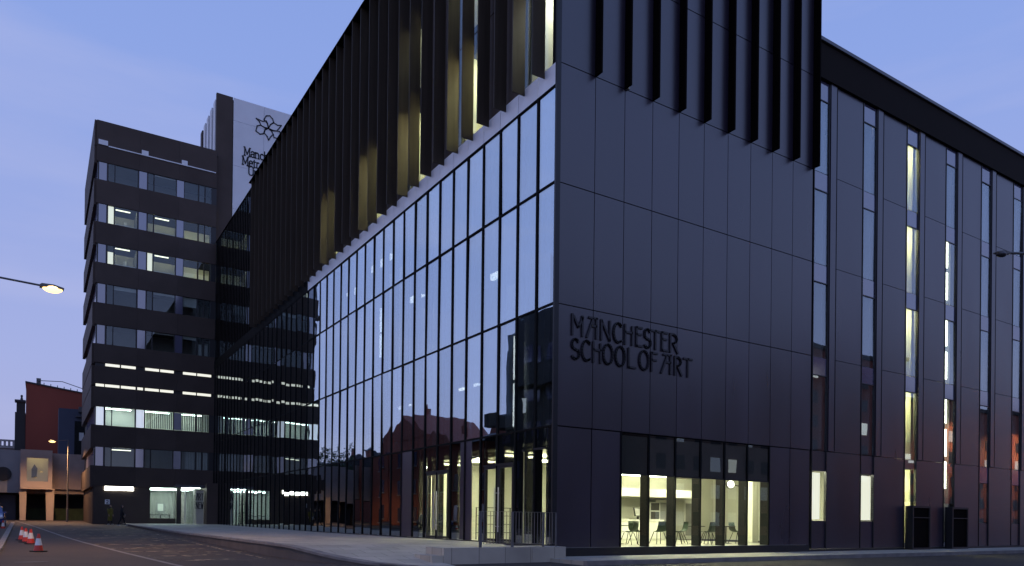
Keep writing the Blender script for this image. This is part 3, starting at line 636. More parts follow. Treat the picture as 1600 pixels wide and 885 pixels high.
# ground storey
box('ground_wall', XL, -5.45, TY-.04, TY+.2, 0.2, 3.86, 'tower_panel', T); box('ground_wall', XL-.05, XL+.2, TY+.2, TY+16, 0.2, 5.5, 'tower_panel', T)
box('ground_wall', -5.45, -3.25, TY-.04, TY+.2, 0.2, 1.03, 'tower_panel', T)
for a, b in ((-9.05, -7.9), (-7.82, -6.77)): box('strip_light', a, b, TY-.10, TY-.04, 3.50, 3.82, 'lamp_white', T)
box('shop_window', -5.41, -3.31, TY-.02, TY+.02, 1.05, 3.84, 'glass_tower', T)
for a in (-5.45, -3.31): box('window_frame', a, a+.05, TY-.05, TY+.1, 1.03, 3.86, 'frame', T)
box('window_bar', -5.41, -3.31, TY-.05, TY+.06, 3.42, 3.46, 'frame', T)
box('lobby_back', -9, 0, TY+5, TY+5.1, 0.3, 3.9, 'white_paint', T); box('lobby_ceiling', -6.4, -.4, TY+.3, TY+5, 3.86, 3.92, 'white_paint', T)
box('lobby_wall', -6.5, -6.4, TY+.2, TY+5, 0.3, 3.9, 'white_paint', T); box('lobby_floor', -9.5, 0, TY+.2, TY+5, 0.3, 0.45, 'interior_floor', T)
for y in (1.2, 3.0): box('ceiling_light', -5.2, -1.6, TY+y, TY+y+.35, 3.74, 3.80, 'lamp_cool', T)
f = box('picture_frame', -4.3, -3.5, TY+4.9, TY+4.98, 1.6, 2.6, 'interior_grey', T); box('picture', -4.15, -3.65, TY+4.86, TY+4.9, 1.75, 2.45, 'white_paint', f)
# entrance with canopy, doors and poster
box('canopy', -3.45, -.95, TY-1.6, TY-.1, 3.88, 4.12, 'coping', T); box('canopy_light', -2.9, -1.3, TY-1.1, TY-.9, 3.84, 3.88, 'lamp_cool', T)
box('entrance_pier', -3.22, -2.85, TY-.6, TY-.0, 0.45, 3.88, 'frame', T)
d = box('entrance_door', -2.45, -1.8, TY-.5, TY-.46, 0.5, 3.8, 'glass_tower', T)
for a in (-2.55, -1.8): box('door_frame', a, a+.09, TY-.54, TY-.42, 0.45, 3.85, 'steel', d)
box('lobby_block', -.98, -.02, TY-2.6, TY-.11, 0.3, 4.3, 'tower_panel', T)
d = box('poster_panel', -1.72, -1.02, TY-1.3, TY-1.25, 0.5, 3.7, 'poster', T)
UG = {'W': [[(0, 1), (.25, 0), (.5, .7), (.75, 0), (1, 1)]], 'N': GL['N'], 'A': GL['A'], 'R': GL['R'], 'T': GL['T'], 'E': GL['E']}
for zz, word in ((2.75, 'ART'), (1.95, 'NEW')):
    for q, ch in enumerate(word):
        bm = bmesh.new(); strokes(bm, UG[ch], .055, TY-1.33, TY-1.302, -1.68+q*.22, zz, .17, .62); bm_obj('poster_letter', bm, 'sign_ink', d)
# taller core with university sign
CY = 56.0
box('core_front', 0.0, 1.5, CY, CY+.3, 20, 42.0, 'tower_panel', T)
box('core_body', 0.35, 13.5, CY+.3, CY+10, 20, 41.9, 'dark_clad', T)
for k in range(5): box('core_slat', -0.02, 0.34, CY+.6+k*1.7, CY+1.5+k*1.7, 36.4, 41.6, 'sign_white' if k < 4 else 'tower_panel', T)
px = [1.55, 4.45, 7.35, 10.25, 13.2]; pz = [27.0, 31.2, 35.4, 39.75, 41.97]
for a, b in zip(px, px[1:]):
    for z0, z1 in zip(pz, pz[1:]): box('sign_panel', a+.012, b-.012, CY-.06, CY+.05, z0+.012, z1-.012, 'sign_white', T)
def lz(X, Y):
    p_, q_ = 340+X/6.32, 140+Y/6.32
    return (3.74+(p_-401)*.0626, 40.58-(q_-186)*.0637+(p_-401)*.0186)
logo = [[(500, 387), (490, 340), (455, 300), (478, 264), (512, 264), (540, 295), (552, 330), (520, 350), (500, 387)],
 [(500, 387), (520, 350), (552, 332), (590, 358), (628, 360), (608, 385), (582, 415), (540, 410), (500, 387)],
 [(500, 387), (545, 408), (582, 415), (612, 420), (624, 452), (592, 488), (556, 480), (547, 445), (530, 415), (500, 387)],
 [(500, 387), (530, 415), (547, 448), (520, 475), (502, 505), (490, 470), (458, 430), (470, 400), (500, 387)],
 [(500, 387), (470, 392), (452, 440), (418, 445), (378, 412), (390, 362), (425, 358), (462, 380), (500, 387)],
 [(500, 387), (462, 380), (425, 356), (412, 322), (380, 290), (440, 318), (478, 314), (492, 345), (500, 387)]]
for pl in logo:
    bm = bmesh.new(); strokes(bm, [[lz(*q) for q in pl]], .10, CY-.10, CY-.065, 0, 0, 1, 1); bm_obj('logo_petal', bm, 'sign_ink', T)
S_ = .12
LG = {
 'M': (.95, [[(.08, 0), (.08, 1.35)], [(.1, 1.35), (.47, .25)], [(.47, .25), (.85, 1.35)], [(.86, 1.35), (.86, 0)], [(-.03, 0), (.2, 0)], [(.72, 0), (1.0, 0)], [(-.03, 1.35), (.12, 1.35)], [(.84, 1.35), (1.0, 1.35)]]),
 'U': (.85, [[(.08, 1.35), (.08, .4)]+arc(.42, .38, .34, .36, 180, 360, 8)+[(.76, 1.35)], [(-.05, 1.35), (.24, 1.35)], [(.62, 1.35), (.9, 1.35)]]),
 'a': (.6, [arc(.3, .55, .26, .38, 150, 20, 6)+[(.52, .5), (.52, .08), (.62, 0)], arc(.3, .25, .25, .25, 60, 330, 10)]),
 'n': (.68, [[(.08, 0), (.08, .9)], arc(.32, .6, .24, .3, 170, 0, 7)+[(.56, 0)], [(-.02, 0), (.2, 0)], [(.44, 0), (.68, 0)], [(-.04, .9), (.08, .9)]]),
 'c': (.56, [arc(.33, .45, .28, .45, 50, 310, 12)]),
 'h': (.68, [[(.08, 0), (.08, 1.42)], arc(.32, .6, .24, .3, 170, 0, 7)+[(.56, 0)], [(-.02, 0), (.2, 0)], [(.44, 0), (.68, 0)]]),
 'e': (.58, [arc(.31, .45, .27, .45, 5, 310, 14), [(.06, .48), (.57, .48)]]),
 's': (.5, [arc(.25, .67, .19, .21, 40, 230, 6)+arc(.25, .23, .22, .22, 60, -150, 8)]),
 't': (.42, [[(.16, 1.15), (.16, .15)]+arc(.27, .14, .11, .14, 180, 300, 4), [(0, .88), (.38, .88)]]),
 'r': (.48, [[(.08, 0), (.08, .9)], arc(.3, .62, .22, .26, 170, 60, 5), [(-.02, 0), (.22, 0)]]),
 'o': (.66, [arc(.33, .45, .28, .45, 0, 360, 16)]),
 'p': (.66, [[(.08, -.4), (.08, .9)], arc(.32, .45, .27, .45, 150, -150, 12)]),
 'l': (.3, [[(.12, 0), (.12, 1.42)], [(0, 0), (.26, 0)]]),
 'i': (.3, [[(.12, 0), (.12, .9)], [(0, 0), (.26, 0)], [(.12, 1.16), (.12, 1.24)], [(0, .9), (.12, .9)]]),
 'v': (.58, [[(.02, .9), (.29, 0), (.56, .9)]]), 'y': (.58, [[(.02, .9), (.3, .05)], [(.56, .9), (.2, -.4), (.02, -.4)]])}
for word, x0, zb in (('Manchester', 2.58, 36.62+.02), ('Metropolitan', 2.42, 35.70+.0), ('University', 3.0, 34.82)):
    x = x0
    for ch in word:
        wd, pl = LG[ch]; s = .60; bm = bmesh.new()
        strokes(bm, pl, .105, CY-.10, CY-.065, x, zb, s, s); bm_obj('sign_letter', bm, 'sign_ink', T); x += wd*s+.055

# ------------------------------------------------------------------ buildings at the far left
B = thing('concrete_building', (-13, 76, .6), 'cream concrete building raised on tapered pillars with one lit bay window', 'building')
mat('bay_wall', (0.46, 0.37, 0.31), 0.85, 0, 0.1, 0.8)
for (a, b, y0, y1, z0, z1, n, mn) in ((-15.62, -12.78, 73.6, 74.0, 7.25, 8.1, 'bay_front', 'bay_wall'), (-15.62, -12.78, 73.6, 74.0, 3.95, 4.78, 'bay_front', 'bay_wall'), (-15.62, -15.06, 73.6, 74.0, 4.78, 7.25, 'bay_front', 'bay_wall'), (-13.16, -12.78, 73.6, 74.0, 4.78, 7.25, 'bay_front', 'bay_wall'),
    (-15.62, -15.4, 74.0, 77.4, 3.95, 8.1, 'bay_side', 'bay_wall'), (-13.0, -12.78, 74.0, 77.4, 3.95, 8.1, 'bay_side', 'bay_wall'), (-15.62, -12.78, 74, 77.4, 3.95, 4.3, 'bay_floor', 'cream'), (-15.62, -12.78, 74, 77.4, 7.85, 8.1, 'bay_roof', 'cream'),
    (-12.78, -7.0, 76.9, 77.4, 4.1, 8.05, 'right_wall', 'cream'), (-26, -15.62, 76.9, 77.4, 3.6, 8.2, 'left_wall', 'pale_stone'), (-26, -7.0, 77.4, 86, 3.6, 4.1, 'underside', 'cream'), (-26, -7, 77.4, 86, 7.7, 8.0, 'roof', 'cream'), (-26, -7.0, 85.8, 86, 0.4, 8, 'rear_wall', 'dark_clad')):
    box(n, a, b, y0, y1, z0, z1, mn, B)
box('bay_glass', -15.06, -13.16, 73.8, 73.83, 4.78, 7.25, 'glass_clear', B); box('bay_back', -15.4, -13.0, 76.6, 76.7, 4.3, 7.85, 'interior_wall', B)
mat('wall_print', (0.05, 0.04, 0.035), 0.7, 0, 0.2, 2)
bm = bmesh.new(); prism(bm, [(-14.65, 5.3), (-14.2, 5.3), (-14.12, 6.3), (-14.4, 6.75), (-14.66, 6.2)], 'y', 76.5, 76.58); bm_obj('wall_silhouette', bm, 'wall_print', B)
emit('lamp_bay', (1.0, 0.78, 0.35), 5.0); box('ceiling_light', -15.0, -13.3, 74.5, 74.75, 7.7, 7.78, 'lamp_bay', B); box('ceiling_light', -15.0, -13.3, 75.6, 75.8, 7.7, 7.78, 'lamp_bay', B)
for xa, xb in ((-15.7, -15.05), (-13.35, -12.55), (-8.8, -8.2), (-18.5, -17.6)):
    bm = bmesh.new(); A4 = [(xa, 74.1), (xb, 74.1), (xb, 75.0), (xa, 75.0)]; cx = (xa+xb)/2
    vt = [bm.verts.new((x, y, 4.05)) for x, y in A4]; vb = [bm.verts.new((cx+(x-cx)*.8, 74.5+(y-74.5)*.8, .5)) for x, y in A4]
    bm.faces.new(vt); bm.faces.new(vb[::-1])
    for k in range(4): bm.faces.new((vt[k], vt[(k+1) % 4], vb[(k+1) % 4], vb[k]))
    bm_obj('pillar', bm, 'bay_wall', B)
bm = bmesh.new(); 
vv = [Vector((-17.2+.75*math.cos(a), 76.85, 5.6+.75*math.sin(a))) for a in [2*math.pi*k/20 for k in range(20)]]
prism(bm, [(v.x, v.z) for v in vv], 'y', 76.8, 76.88); bm_obj('round_window', bm, 'dark_clad', B)
Bd = thing('red_clad_building', (-12, 96, .6), 'tall plain dark red building behind the cream one, with rails on its roof', 'building')
bm = bmesh.new(); prism(bm, [(-15.5, .3), (-5, .3), (-5, 17.0), (-15.5, 18.3)], 'y', 95, 110); bm_obj('wall', bm, 'red_clad', Bd)
bm = bmesh.new(); prism(bm, [(-15.6, 18.3), (-5, 17.0), (-5, 17.15), (-15.6, 18.5)], 'y', 94.9, 110); bm_obj('roof_edge', bm, 'dark_clad', Bd)
bm = bmesh.new()
for k in range(9):
    x = -14.3+k*.75; z = 18.15-(x+15.5)*.124; tube(bm, [(x, 95.3, z), (x, 95.3, z+.62)], .05, 5)
tube(bm, [(-14.3, 95.3, 18.75), (-11.5, 95.3, 18.9), (-8.3, 95.3, 17.95)], .05, 5); bm_obj('roof_rail', bm, 'galv', Bd)
box('roof_vent', -14.4, -13.9, 95.5, 96.2, 18.2, 19.1, 'galv', Bd)
box('side_stack', -16.7, -15.55, 96.5, 100, .3, 14.6, 'dark_clad', Bd); box('stack_cap', -16.55, -15.6, 96.8, 98, 14.6, 16.0, 'dark_clad', Bd); box('stack_cap', -16.75, -15.55, 96.6, 98.2, 16.0, 16.25, 'slate', Bd)
bm = bmesh.new(); lathe(bm, [(.14, 0), (.17, .2), (.1, .3), (.14, .6), (.1, .7)], 10, (-16.0, 97.2, 16.25)); bm_obj('chimney_pot', bm, 'slate', Bd)
Bb = thing('blue_grey_block', (-10, 88, .6), 'blue-grey metal block with pale ledges between red wall and tower', 'building')
box('wall', -12.0, -7.5, 88, 92, 7.5, 14.5, 'blue_clad', Bb); box('ledge', -10.2, -8.6, 87.4, 88, 13.5, 13.62, 'coping', Bb); box('balcony', -9.9, -8.4, 87.2, 88, 14.1, 14.75, 'coping', Bb)
box('dark_window', -10.3, -8.3, 87.96, 88.0, 8.2, 13.0, 'glass_dark', Bb); box('dark_window', -9.8, -9.3, 87.9, 87.96, 10.6, 11.6, 'blind', Bb)
Bp = thing('pale_stone_building', (-19, 116, .6), 'pale stone building with carved parapet at the far left edge', 'building')
box('wall', -34, -16.6, 115, 125, .3, 11.6, 'pale_stone', Bp); box('cornice', -34, -16.45, 114.7, 115, 11.2, 11.5, 'pale_stone', Bp)
for k in range(14): box('parapet_post', -24+k*.55, -24+k*.55+.3, 114.9, 115.3, 11.6, 12.4, 'pale_stone', Bp)
box('parapet_rail', -24.2, -16.5, 114.85, 115.35, 12.25, 12.5, 'pale_stone', Bp)
for x in (-20.5, -18.4): box('window', x, x+.6, 114.9, 114.98, 9.6, 10.7, 'frame', Bp)
for k in range(3): box('window', -20.6+1.6*k, -19.9+1.6*k, 114.9, 114.98, 6.0, 8.0, 'frame', Bp)
# low wall and hedge beneath the raised building
o = box('low_hedge', -15.0, -8.9, 80, 81.2, .4, 2.0, 'leaf'); tag(o, 'dark low hedge in the shade beneath the raised building', 'hedge')
o = box('blue_hoarding', -17.6, -16.1, 78.6, 78.8, .4, 3.4, 'blue_clad'); tag(o, 'blue-grey board wall beside the leftmost pillar', 'wall')

# ------------------------------------------------------------------ houses across the street, seen mirrored in the glass
def house(y0, y1, h, roof, label, mn='red_brick', gable=False, x=-24.0, depth=9):
    H = thing('brick_house', (x-4, (y0+y1)/2, .2), label, 'house', 'houses across the street')
    box('wall', x-depth, x, y0+.02, y1-.02, 0, h, mn, H); bm = bmesh.new()
    if gable: prism(bm, [(y0, h), (y1, h), ((y0+y1)/2, h+roof)], 'x', x-depth, x+.05); bm_obj('gable', bm, mn, H)
    else:
        v = [bm.verts.new(q) for q in ((x+.3, y0, h), (x+.3, y1, h), (x-depth, y1, h), (x-depth, y0, h), (x-depth/2, y0, h+roof), (x-depth/2, y1, h+roof))]
        for f_ in ((0, 1, 5, 4), (2, 3, 4, 5), (0, 4, 3), (1, 2, 5)): bm.faces.new([v[i] for i in f_])
        bm_obj('roof', bm, 'slate', H)
    c = box('chimney', x-5.2, x-4.2, y1-1.6, y1-.5, h+roof*.4, h+roof+1.3, mn, H)
    for k in range(2):
        bm = bmesh.new(); lathe(bm, [(.14, 0), (.11, .6)], 8, (x-4.95+k*.5, y1-1.05, h+roof+1.3)); bm_obj('chimney_pot', bm, mn, c)
    n = int((y1-y0)/2.6)
    for f_ in range(int(h/3.3)):
        for k in range(n):
            yy = y0+(k+.5)*(y1-y0)/n; wn = box('window', x, x+.06, yy-.5, yy+.5, 1.0+3.3*f_, 2.7+3.3*f_, 'lavender_glass', H)
            box('sill', x, x+.16, yy-.6, yy+.6, .88+3.3*f_, 1.0+3.3*f_, 'pale_stone', wn)
    return H
house(46, 52.6, 9.3, 1.6, 'red brick house with slate roof next to the dark slab block')
house(52.8, 59, 9.2, 1.8, 'red brick gabled house between slate roofs, mirrored in the glass', gable=True)
house(59.2, 68.8, 11.0, 3.0, 'largest red brick gabled house with chimney, mirrored in the glass', gable=True)
house(69, 76, 10.5, 2.2, 'red brick house with slate roof just past the largest gable')
house(90, 100, 9.0, 2.4, 'red brick house farthest along the street beyond the trees')
D = thing('slab_block', (-29, 38, .2), 'dark stepped concrete slab block mirrored near the glass corner', 'building')
box('wall', -36, -24, 30, 43.2, 0, 19.6, 'dark_clad', D); box('roof_box', -35, -25, 31, 41.5, 19.6, 20.7, 'dark_clad', D)
box('stair_tower', -32, -24.6, 43.2, 44.4, 0, 18.4, 'dark_clad', D); box('balcony', -24, -22.9, 40.5, 44.3, 10.3, 11.6, 'dark_clad', D); box('balcony', -24, -23.2, 30, 38, 13.4, 14.2, 'dark_clad', D)
for f_ in range(5):
    for k in range(5): box('window', -24.0, -23.95, 31+k*2.4, 32.4+k*2.4, 1.6+3.5*f_, 3.2+3.5*f_, 'lavender_glass', D)
box('lit_window', -24.0, -23.94, 37.0, 37.5, 11.2, 12.6, 'lit_window_faint', D)
def tree(x, y, h, rad, label, seed):
    rnd = random.Random(seed); Tn = thing('street_tree', (x, y, G(y)), label, 'tree', 'trees across the street')
    bm = bmesh.new(); tube(bm, [(x, y, G(y)-.2), (x+.1, y, h*.3), (x, y+.1, h*.6), (x, y, h*.85)], [.24, .19, .12, .04], 7)
    for k in range(7):
        a = k*2.4; z = h*(.35+.06*k); tube(bm, [(x, y, z), (x+math.cos(a)*rad*.4, y+math.sin(a)*rad*.4, z+.8), (x+math.cos(a)*rad*.75, y+math.sin(a)*rad*.75, z+1.7)], [.09, .06, .02], 5)
    bm_obj('trunk', bm, 'bark', Tn)
    cl = [(rnd.gauss(0, rad*.42), rnd.gauss(0, rad*.42), h*.62+rnd.gauss(0, h*.14), rnd.uniform(.5, 1.0)) for _ in range(34)]
    bm = bmesh.new()
    for cx, cy, cz, cr_ in cl:
        for _ in range(70):
            d = Vector((rnd.gauss(0, 1), rnd.gauss(0, 1), rnd.gauss(0, .8))).normalized()*cr_*rnd.uniform(.5, 1.05)
            p = Vector((x+cx, y+cy, cz))+d; s = rnd.uniform(.09, .2); u = Vector((rnd.gauss(0, 1), rnd.gauss(0, 1), rnd.gauss(0, 1))).normalized(); v = u.orthogonal().normalized()
            bm.faces.new([bm.verts.new(p+u*s), bm.verts.new(p+v*s*.6), bm.verts.new(p-u*s), bm.verts.new(p-v*s*.6)])
    bm_obj('crown', bm, 'leaf', Tn)
tree(-23.5, 80.5, 11.5, 2.6, 'bushy tree nearest the brick houses across the street', 1)
tree(-23, 86.5, 12.2, 2.4, 'middle bushy tree across the street, mirrored in the glass', 2)
tree(-24, 94, 11.8, 2.8, 'farthest bushy tree across the street', 3)
# opposite side of the right-hand street, mirrored in the dark panels and wing windows
def block(x0, x1, h, label, mn, lits, seed):
    rnd = random.Random(seed); Q = thing('opposite_block', ((x0+x1)/2, -50, -.3), label, 'building', 'blocks across the right-hand street')
    box('wall', x0, x1, -60, -45, -.6, h, mn, Q); box('cornice', x0-.2, x1+.2, -60, -44.7, h, h+.6, 'dark_clad', Q)
    for f_ in range(int((h-1)/3.4)):
        k = 0; x = x0+1.2
        while x < x1-2:
            z = .8+3.4*f_; r_ = rnd.random(); box('window', x, x+1.5, -45.0, -44.94, z, z+1.7, ('lit_window_faint' if r_ < lits else 'lit_window' if r_ < lits*1.25 else 'frame'), Q); x += 3.1
    return Q
block(10, 41.5, 22, 'brown brick block behind the viewer, left of the gap', 'brown_brick', .12, 3)
block(46, 74, 19, 'dark four-storey block with lit windows right of the gap', 'brown_brick', .30, 4)
block(74.4, 96, 26, 'tall red brick block with pale lit windows', 'red_brick', .18, 5)
block(96.4, 150, 21, 'long red brick block farthest along the right-hand street', 'red_brick', .10, 6)

# ------------------------------------------------------------------ street lamps
def lamp(pole, head, label, lit=True, power=260.0, grp='street lamps', hs=1.0):
    """pole foot (x,y), lamp head (x,y,z)"""
    z0 = G(pole[1]); L = thing('street_lamp', (pole[0], pole[1], z0), label, 'street lamp', grp)
    hx, hy, hz = head; d = Vector((hx-pole[0], hy-pole[1], 0)); d.normalize()
    bm = bmesh.new(); tube(bm, [(pole[0], pole[1], z0-.1), (pole[0], pole[1], z0+1.3), (pole[0], pole[1], z0+1.32), (pole[0], pole[1], hz+.25)], [.11, .11, .075, .055], 10); bm_obj('pole', bm, 'galv', L)
    bm = bmesh.new(); tube(bm, [(pole[0], pole[1], hz+.25), (hx-d.x*.25, hy-d.y*.25, hz+.07)], .035, 8); bm_obj('arm', bm, 'galv', L)
    an = math.atan2(d.y, d.x); Mx = Matrix.Translation((hx, hy, hz)) @ Matrix.Rotation(an, 4, 'Z') @ Matrix.Scale(hs, 4)
    bm = bmesh.new(); prism(bm, [(-.36, .02), (.34, .02), (.36, .07), (.05, .14), (-.3, .13), (-.36, .08)], 'y', -.14, .14); bmesh.ops.transform(bm, matrix=Mx, verts=bm.verts[:])
    hd = bm_obj('lamp_head', bm, 'galv', L)
    bm = bmesh.new(); bmesh.ops.create_uvsphere(bm, u_segments=12, v_segments=8, radius=1.0); bmesh.ops.transform(bm, matrix=Mx @ Matrix.Translation((0.02, 0, .015)) @ Matrix.Diagonal((.30, .17, .14, 1)), verts=bm.verts[:])
    bm_obj('lens', bm, 'sodium' if lit else 'coping', hd, smooth=True)
    if lit:
        ld = bpy.data.lights.new('lamp_light', 'SPOT'); ld.energy = power; ld.color = (1.0, .56, .27); ld.spot_size = R(165); ld.spot_blend = .6; ld.shadow_soft_size = .12
        lo_ = bpy.data.objects.new('lamp_light', ld); link(lo_, L, Matrix.Translation((hx, hy, hz-.14)))
    return L
lamp((-17.6, 10.7), (-13.66, 10.75, 8.98), 'lit orange street lamp on a long arm reaching in from the left', power=2200)
lamp((-17.6, -14), (-14.6, -14, 8.98), 'added orange street lamp behind the viewer on the left pavement', power=600)  # out of view, added to warm the road
lamp((-11.55, 66.6), (-12.9, 66.3, 8.46), 'lit orange street lamp on a tall post before the cream building', power=5200)
lamp((8.6, -10.9), (6.42, -10.3, 8.0), 'unlit street lamp head hanging in front of the right wing', lit=False, hs=.55)
lamp((112, -40), (112, -41.5, 18.5), 'unseen raised orange street lamp before the long red brick block, mirrored in the wing', power=14000)  # raised and made strong so the wing panels mirror an orange glow
lamp((134, -40), (134, -41.5, 18.5), 'unseen raised orange street lamp farthest along the right-hand street', power=14000)  # second unseen lamp, set high for the same orange reflection

# ------------------------------------------------------------------ railing on the platform
RL = thing('platform_railing', (-2, -.6, .36), 'steel railing with thin upright bars on the corner platform', 'railing')
for x in (-3.03, -1.92, -.78): box('post', x-.045, x+.045, -.612, -.588, .362, 1.42, 'galv', RL)
box('top_rail', -3.07, -.3, -.62, -.58, 1.42, 1.432, 'galv', RL); box('bottom_rail', -3.03, -.3, -.61, -.59, .46, .472, 'galv', RL)
for k in range(24):
    x = -2.92+k*.113
    if min(abs(x-q) for q in (-3.03, -1.92, -.78)) > .06: box('bar', x-.008, x+.008, -.608, -.592, .472, 1.42, 'galv', RL)
for x in (-.3,): box('post', x-.02, x+.02, -.612, -.588, .362, 1.42, 'galv', RL)

# ------------------------------------------------------------------ cafe furniture
FZ = 0.30
def chair(x, y, rz, label):
    C_ = thing('cafe_chair', (x, y, FZ), label, 'chair', 'cafe chairs behind the window', rz); Mx = W[C_] @ Matrix.Scale(1.12, 4)
    bm = bmesh.new(); n = 8; prof = [(-.2, .44), (-.05, .42), (.12, .43), (.2, .47), (.235, .56), (.26, .68), (.275, .80)]; g_ = []
    for j, (yy, zz) in enumerate(prof):
        hw = .22-.03*max(0, j-4)/2
        g_.append([bm.verts.new((hw*(k/n*2-1), yy+(.03*(1-abs(k/n*2-1))**.5 if j > 3 else 0), zz+(.03*(k/n*2-1)**2 if j < 4 else 0))) for k in range(n+1)])
    for P_, Q_ in zip(g_, g_[1:]):
        for k in range(n): bm.faces.new((P_[k], P_[k+1], Q_[k+1], Q_[k]))
    bmesh.ops.solidify(bm, geom=bm.faces[:], thickness=.018); bmesh.ops.transform(bm, matrix=Mx, verts=bm.verts[:]); bm_obj('shell_seat', bm, 'green_plastic', C_, smooth=True)
    for sx in (-1, 1):
        for sy in (-1, 1):
            bm = bmesh.new(); tube(bm, [(sx*.14, sy*.1, .42), (sx*.24, sy*.24, 0)], .013, 6); bmesh.ops.transform(bm, matrix=Mx, verts=bm.verts[:]); bm_obj('leg', bm, 'steel' if False else 'frame', C_)
    return C_
def table(x, y, label, r=.4):
    C_ = thing('cafe_table', (x, y, FZ), label, 'table', 'cafe tables behind the window')
    bm = bmesh.new(); lathe(bm, [(r-.01, .70), (r, .71), (r, .725), (r-.01, .735)], 24, (x, y, FZ)); bm_obj('table_top', bm, 'frame', C_)
    bm = bmesh.new(); tube(bm, [(x, y, FZ+.02), (x, y, FZ+.7)], .03, 8); bm_obj('column', bm, 'frame', C_)
    bm = bmesh.new(); lathe(bm, [(.24, 0), (.24, .015), (.05, .035)], 16, (x, y, FZ)); bm_obj('base', bm, 'frame', C_)
for x, y, a, l in ((4.75, 1.7, 200, 'dark green cafe chair nearest the left end of the window'), (5.55, 2.1, 95, 'second dark green cafe chair from the left, turned sideways'), (6.75, 2.2, 170, 'dark green cafe chair behind the second window mullion'), (7.35, 1.7, 250, 'dark green cafe chair seen edge-on behind the third pane'),
                   (7.95, 2.4, 30, 'dark green cafe chair tucked under the middle table'), (9.45, 2.0, 165, 'dark green cafe chair alone in the fourth pane'), (11.1, 2.0, 75, 'dark green cafe chair at the right end, seen from the side'), (5.2, 3.5, 10, 'dark green cafe chair behind the left table, farther from the glass'), (8.6, 1.35, 200, 'dark green cafe chair closest to the glass beside the middle table')):
    chair(x, y, R(a), l)
for x, y, l in ((5.1, 2.7, 'round cafe table at the left end of the window'), (8.35, 1.8, 'round cafe table behind the third pane'), (10.5, 2.1, 'round cafe table near the right end of the window')): table(x, y, l)
CT = thing('service_counter', (9.5, 6.6, FZ), 'white service counter at the back left of the cafe', 'counter')
box('cabinet', 8.0, 10.9, 6.3, 7.0, FZ, 1.22, 'interior_wall', CT); box('worktop', 7.95, 10.95, 6.25, 7.05, 1.22, 1.28, 'white_paint', CT)
for k in range(3): box('cabinet_door', 8.05+k*.95, 8.95+k*.95, 6.27, 6.3, FZ+.1, 1.15, 'white_paint', CT)
MN = thing('computer_monitor', (9.5, 6.5, 1.28), 'grey computer monitor on the cafe counter', 'monitor')
Mx = Matrix.Translation((9.55, 6.5, 1.62)) @ Matrix.Rotation(R(-14), 4, 'X') @ Matrix.Rotation(R(12), 4, 'Z')
bm = bmesh.new(); bbox(bm, -.3, .3, -.03, .03, -.2, .2, Mx); s_ = bm_obj('screen_case', bm, 'frame', MN); bm = bmesh.new(); bbox(bm, -.27, .27, -.034, -.031, -.17, .17, Mx); bm_obj('screen', bm, 'interior_grey', s_)
box('stand', 9.5, 9.6, 6.48, 6.54, 1.3, 1.5, 'frame', MN); box('foot', 9.38, 9.72, 6.4, 6.62, 1.28, 1.3, 'frame', MN); box('keyboard', 8.95, 9.4, 6.3, 6.45, 1.28, 1.305, 'frame', MN)
CB = thing('wall_cabinet', (12.0, 7.8, 1.2), 'small dark glazed cabinet hung on the cafe back wall', 'cabinet')
box('case', 11.3, 12.0, 7.6, 7.99, 1.25, 2.15, 'white_paint', CB)
for z in (1.32, 1.75): box('pane', 11.38, 11.92, 7.58, 7.6, z, z+.36, 'interior_dark', CB)
CK = thing('wall_screen', (12.9, 4, 2.9), 'small round lit screen on a bracket at the right of the cafe', 'screen')
bm = bmesh.new(); lathe(bm, [(.20, 0), (.22, .03), (.22, .09), (.19, .12)], 24); bmesh.ops.transform(bm, matrix=Matrix.Translation((12.9, 4, 2.95)) @ Matrix.Rotation(R(90), 4, 'X') @ Matrix.Rotation(R(-30), 4, 'Y'), verts=bm.verts[:]); bm_obj('case', bm, 'frame', CK)
bm = bmesh.new(); lathe(bm, [(.17, .121), (.17, .128)], 24); bmesh.ops.transform(bm, matrix=Matrix.Translation((12.9, 4, 2.95)) @ Matrix.Rotation(R(90), 4, 'X') @ Matrix.Rotation(R(-30), 4, 'Y'), verts=bm.verts[:]); bm_obj('screen', bm, 'screen', CK)
bm = bmesh.new(); tube(bm, [(12.9, 4.02, 2.95), (13.5, 3.5, 2.8)], .03, 6); bm_obj('bracket', bm, 'frame', CK)
RK = thing('metal_rack', (3.6, 8.6, FZ), 'wire storage rack seen through the left pair of glass doors', 'rack')
for x, y in ((2.6, 8.9), (4.4, 8.9), (2.6, 9.5), (4.4, 9.5)): box('upright', x-.02, x+.02, y-.02, y+.02, FZ, 1.75, 'frame', RK)
for z in (.6, .98, 1.36, 1.72):
    for y in (8.9, 9.1, 9.3, 9.5): box('shelf_bar', 2.6, 4.4, y-.012, y+.012, z, z+.02, 'frame', RK)
SK = thing('lobby_table', (-4.4, 57.5, .45), 'dark long table behind the bright tower lobby window', 'table')
box('table_top', -5.3, -3.4, 57.2, 57.9, 1.32, 1.38, 'frame', SK)
for x in (-5.2, -4.3, -3.5): box('leg', x-.03, x+.03, 57.3, 57.36, .45, 1.32, 'frame', SK)

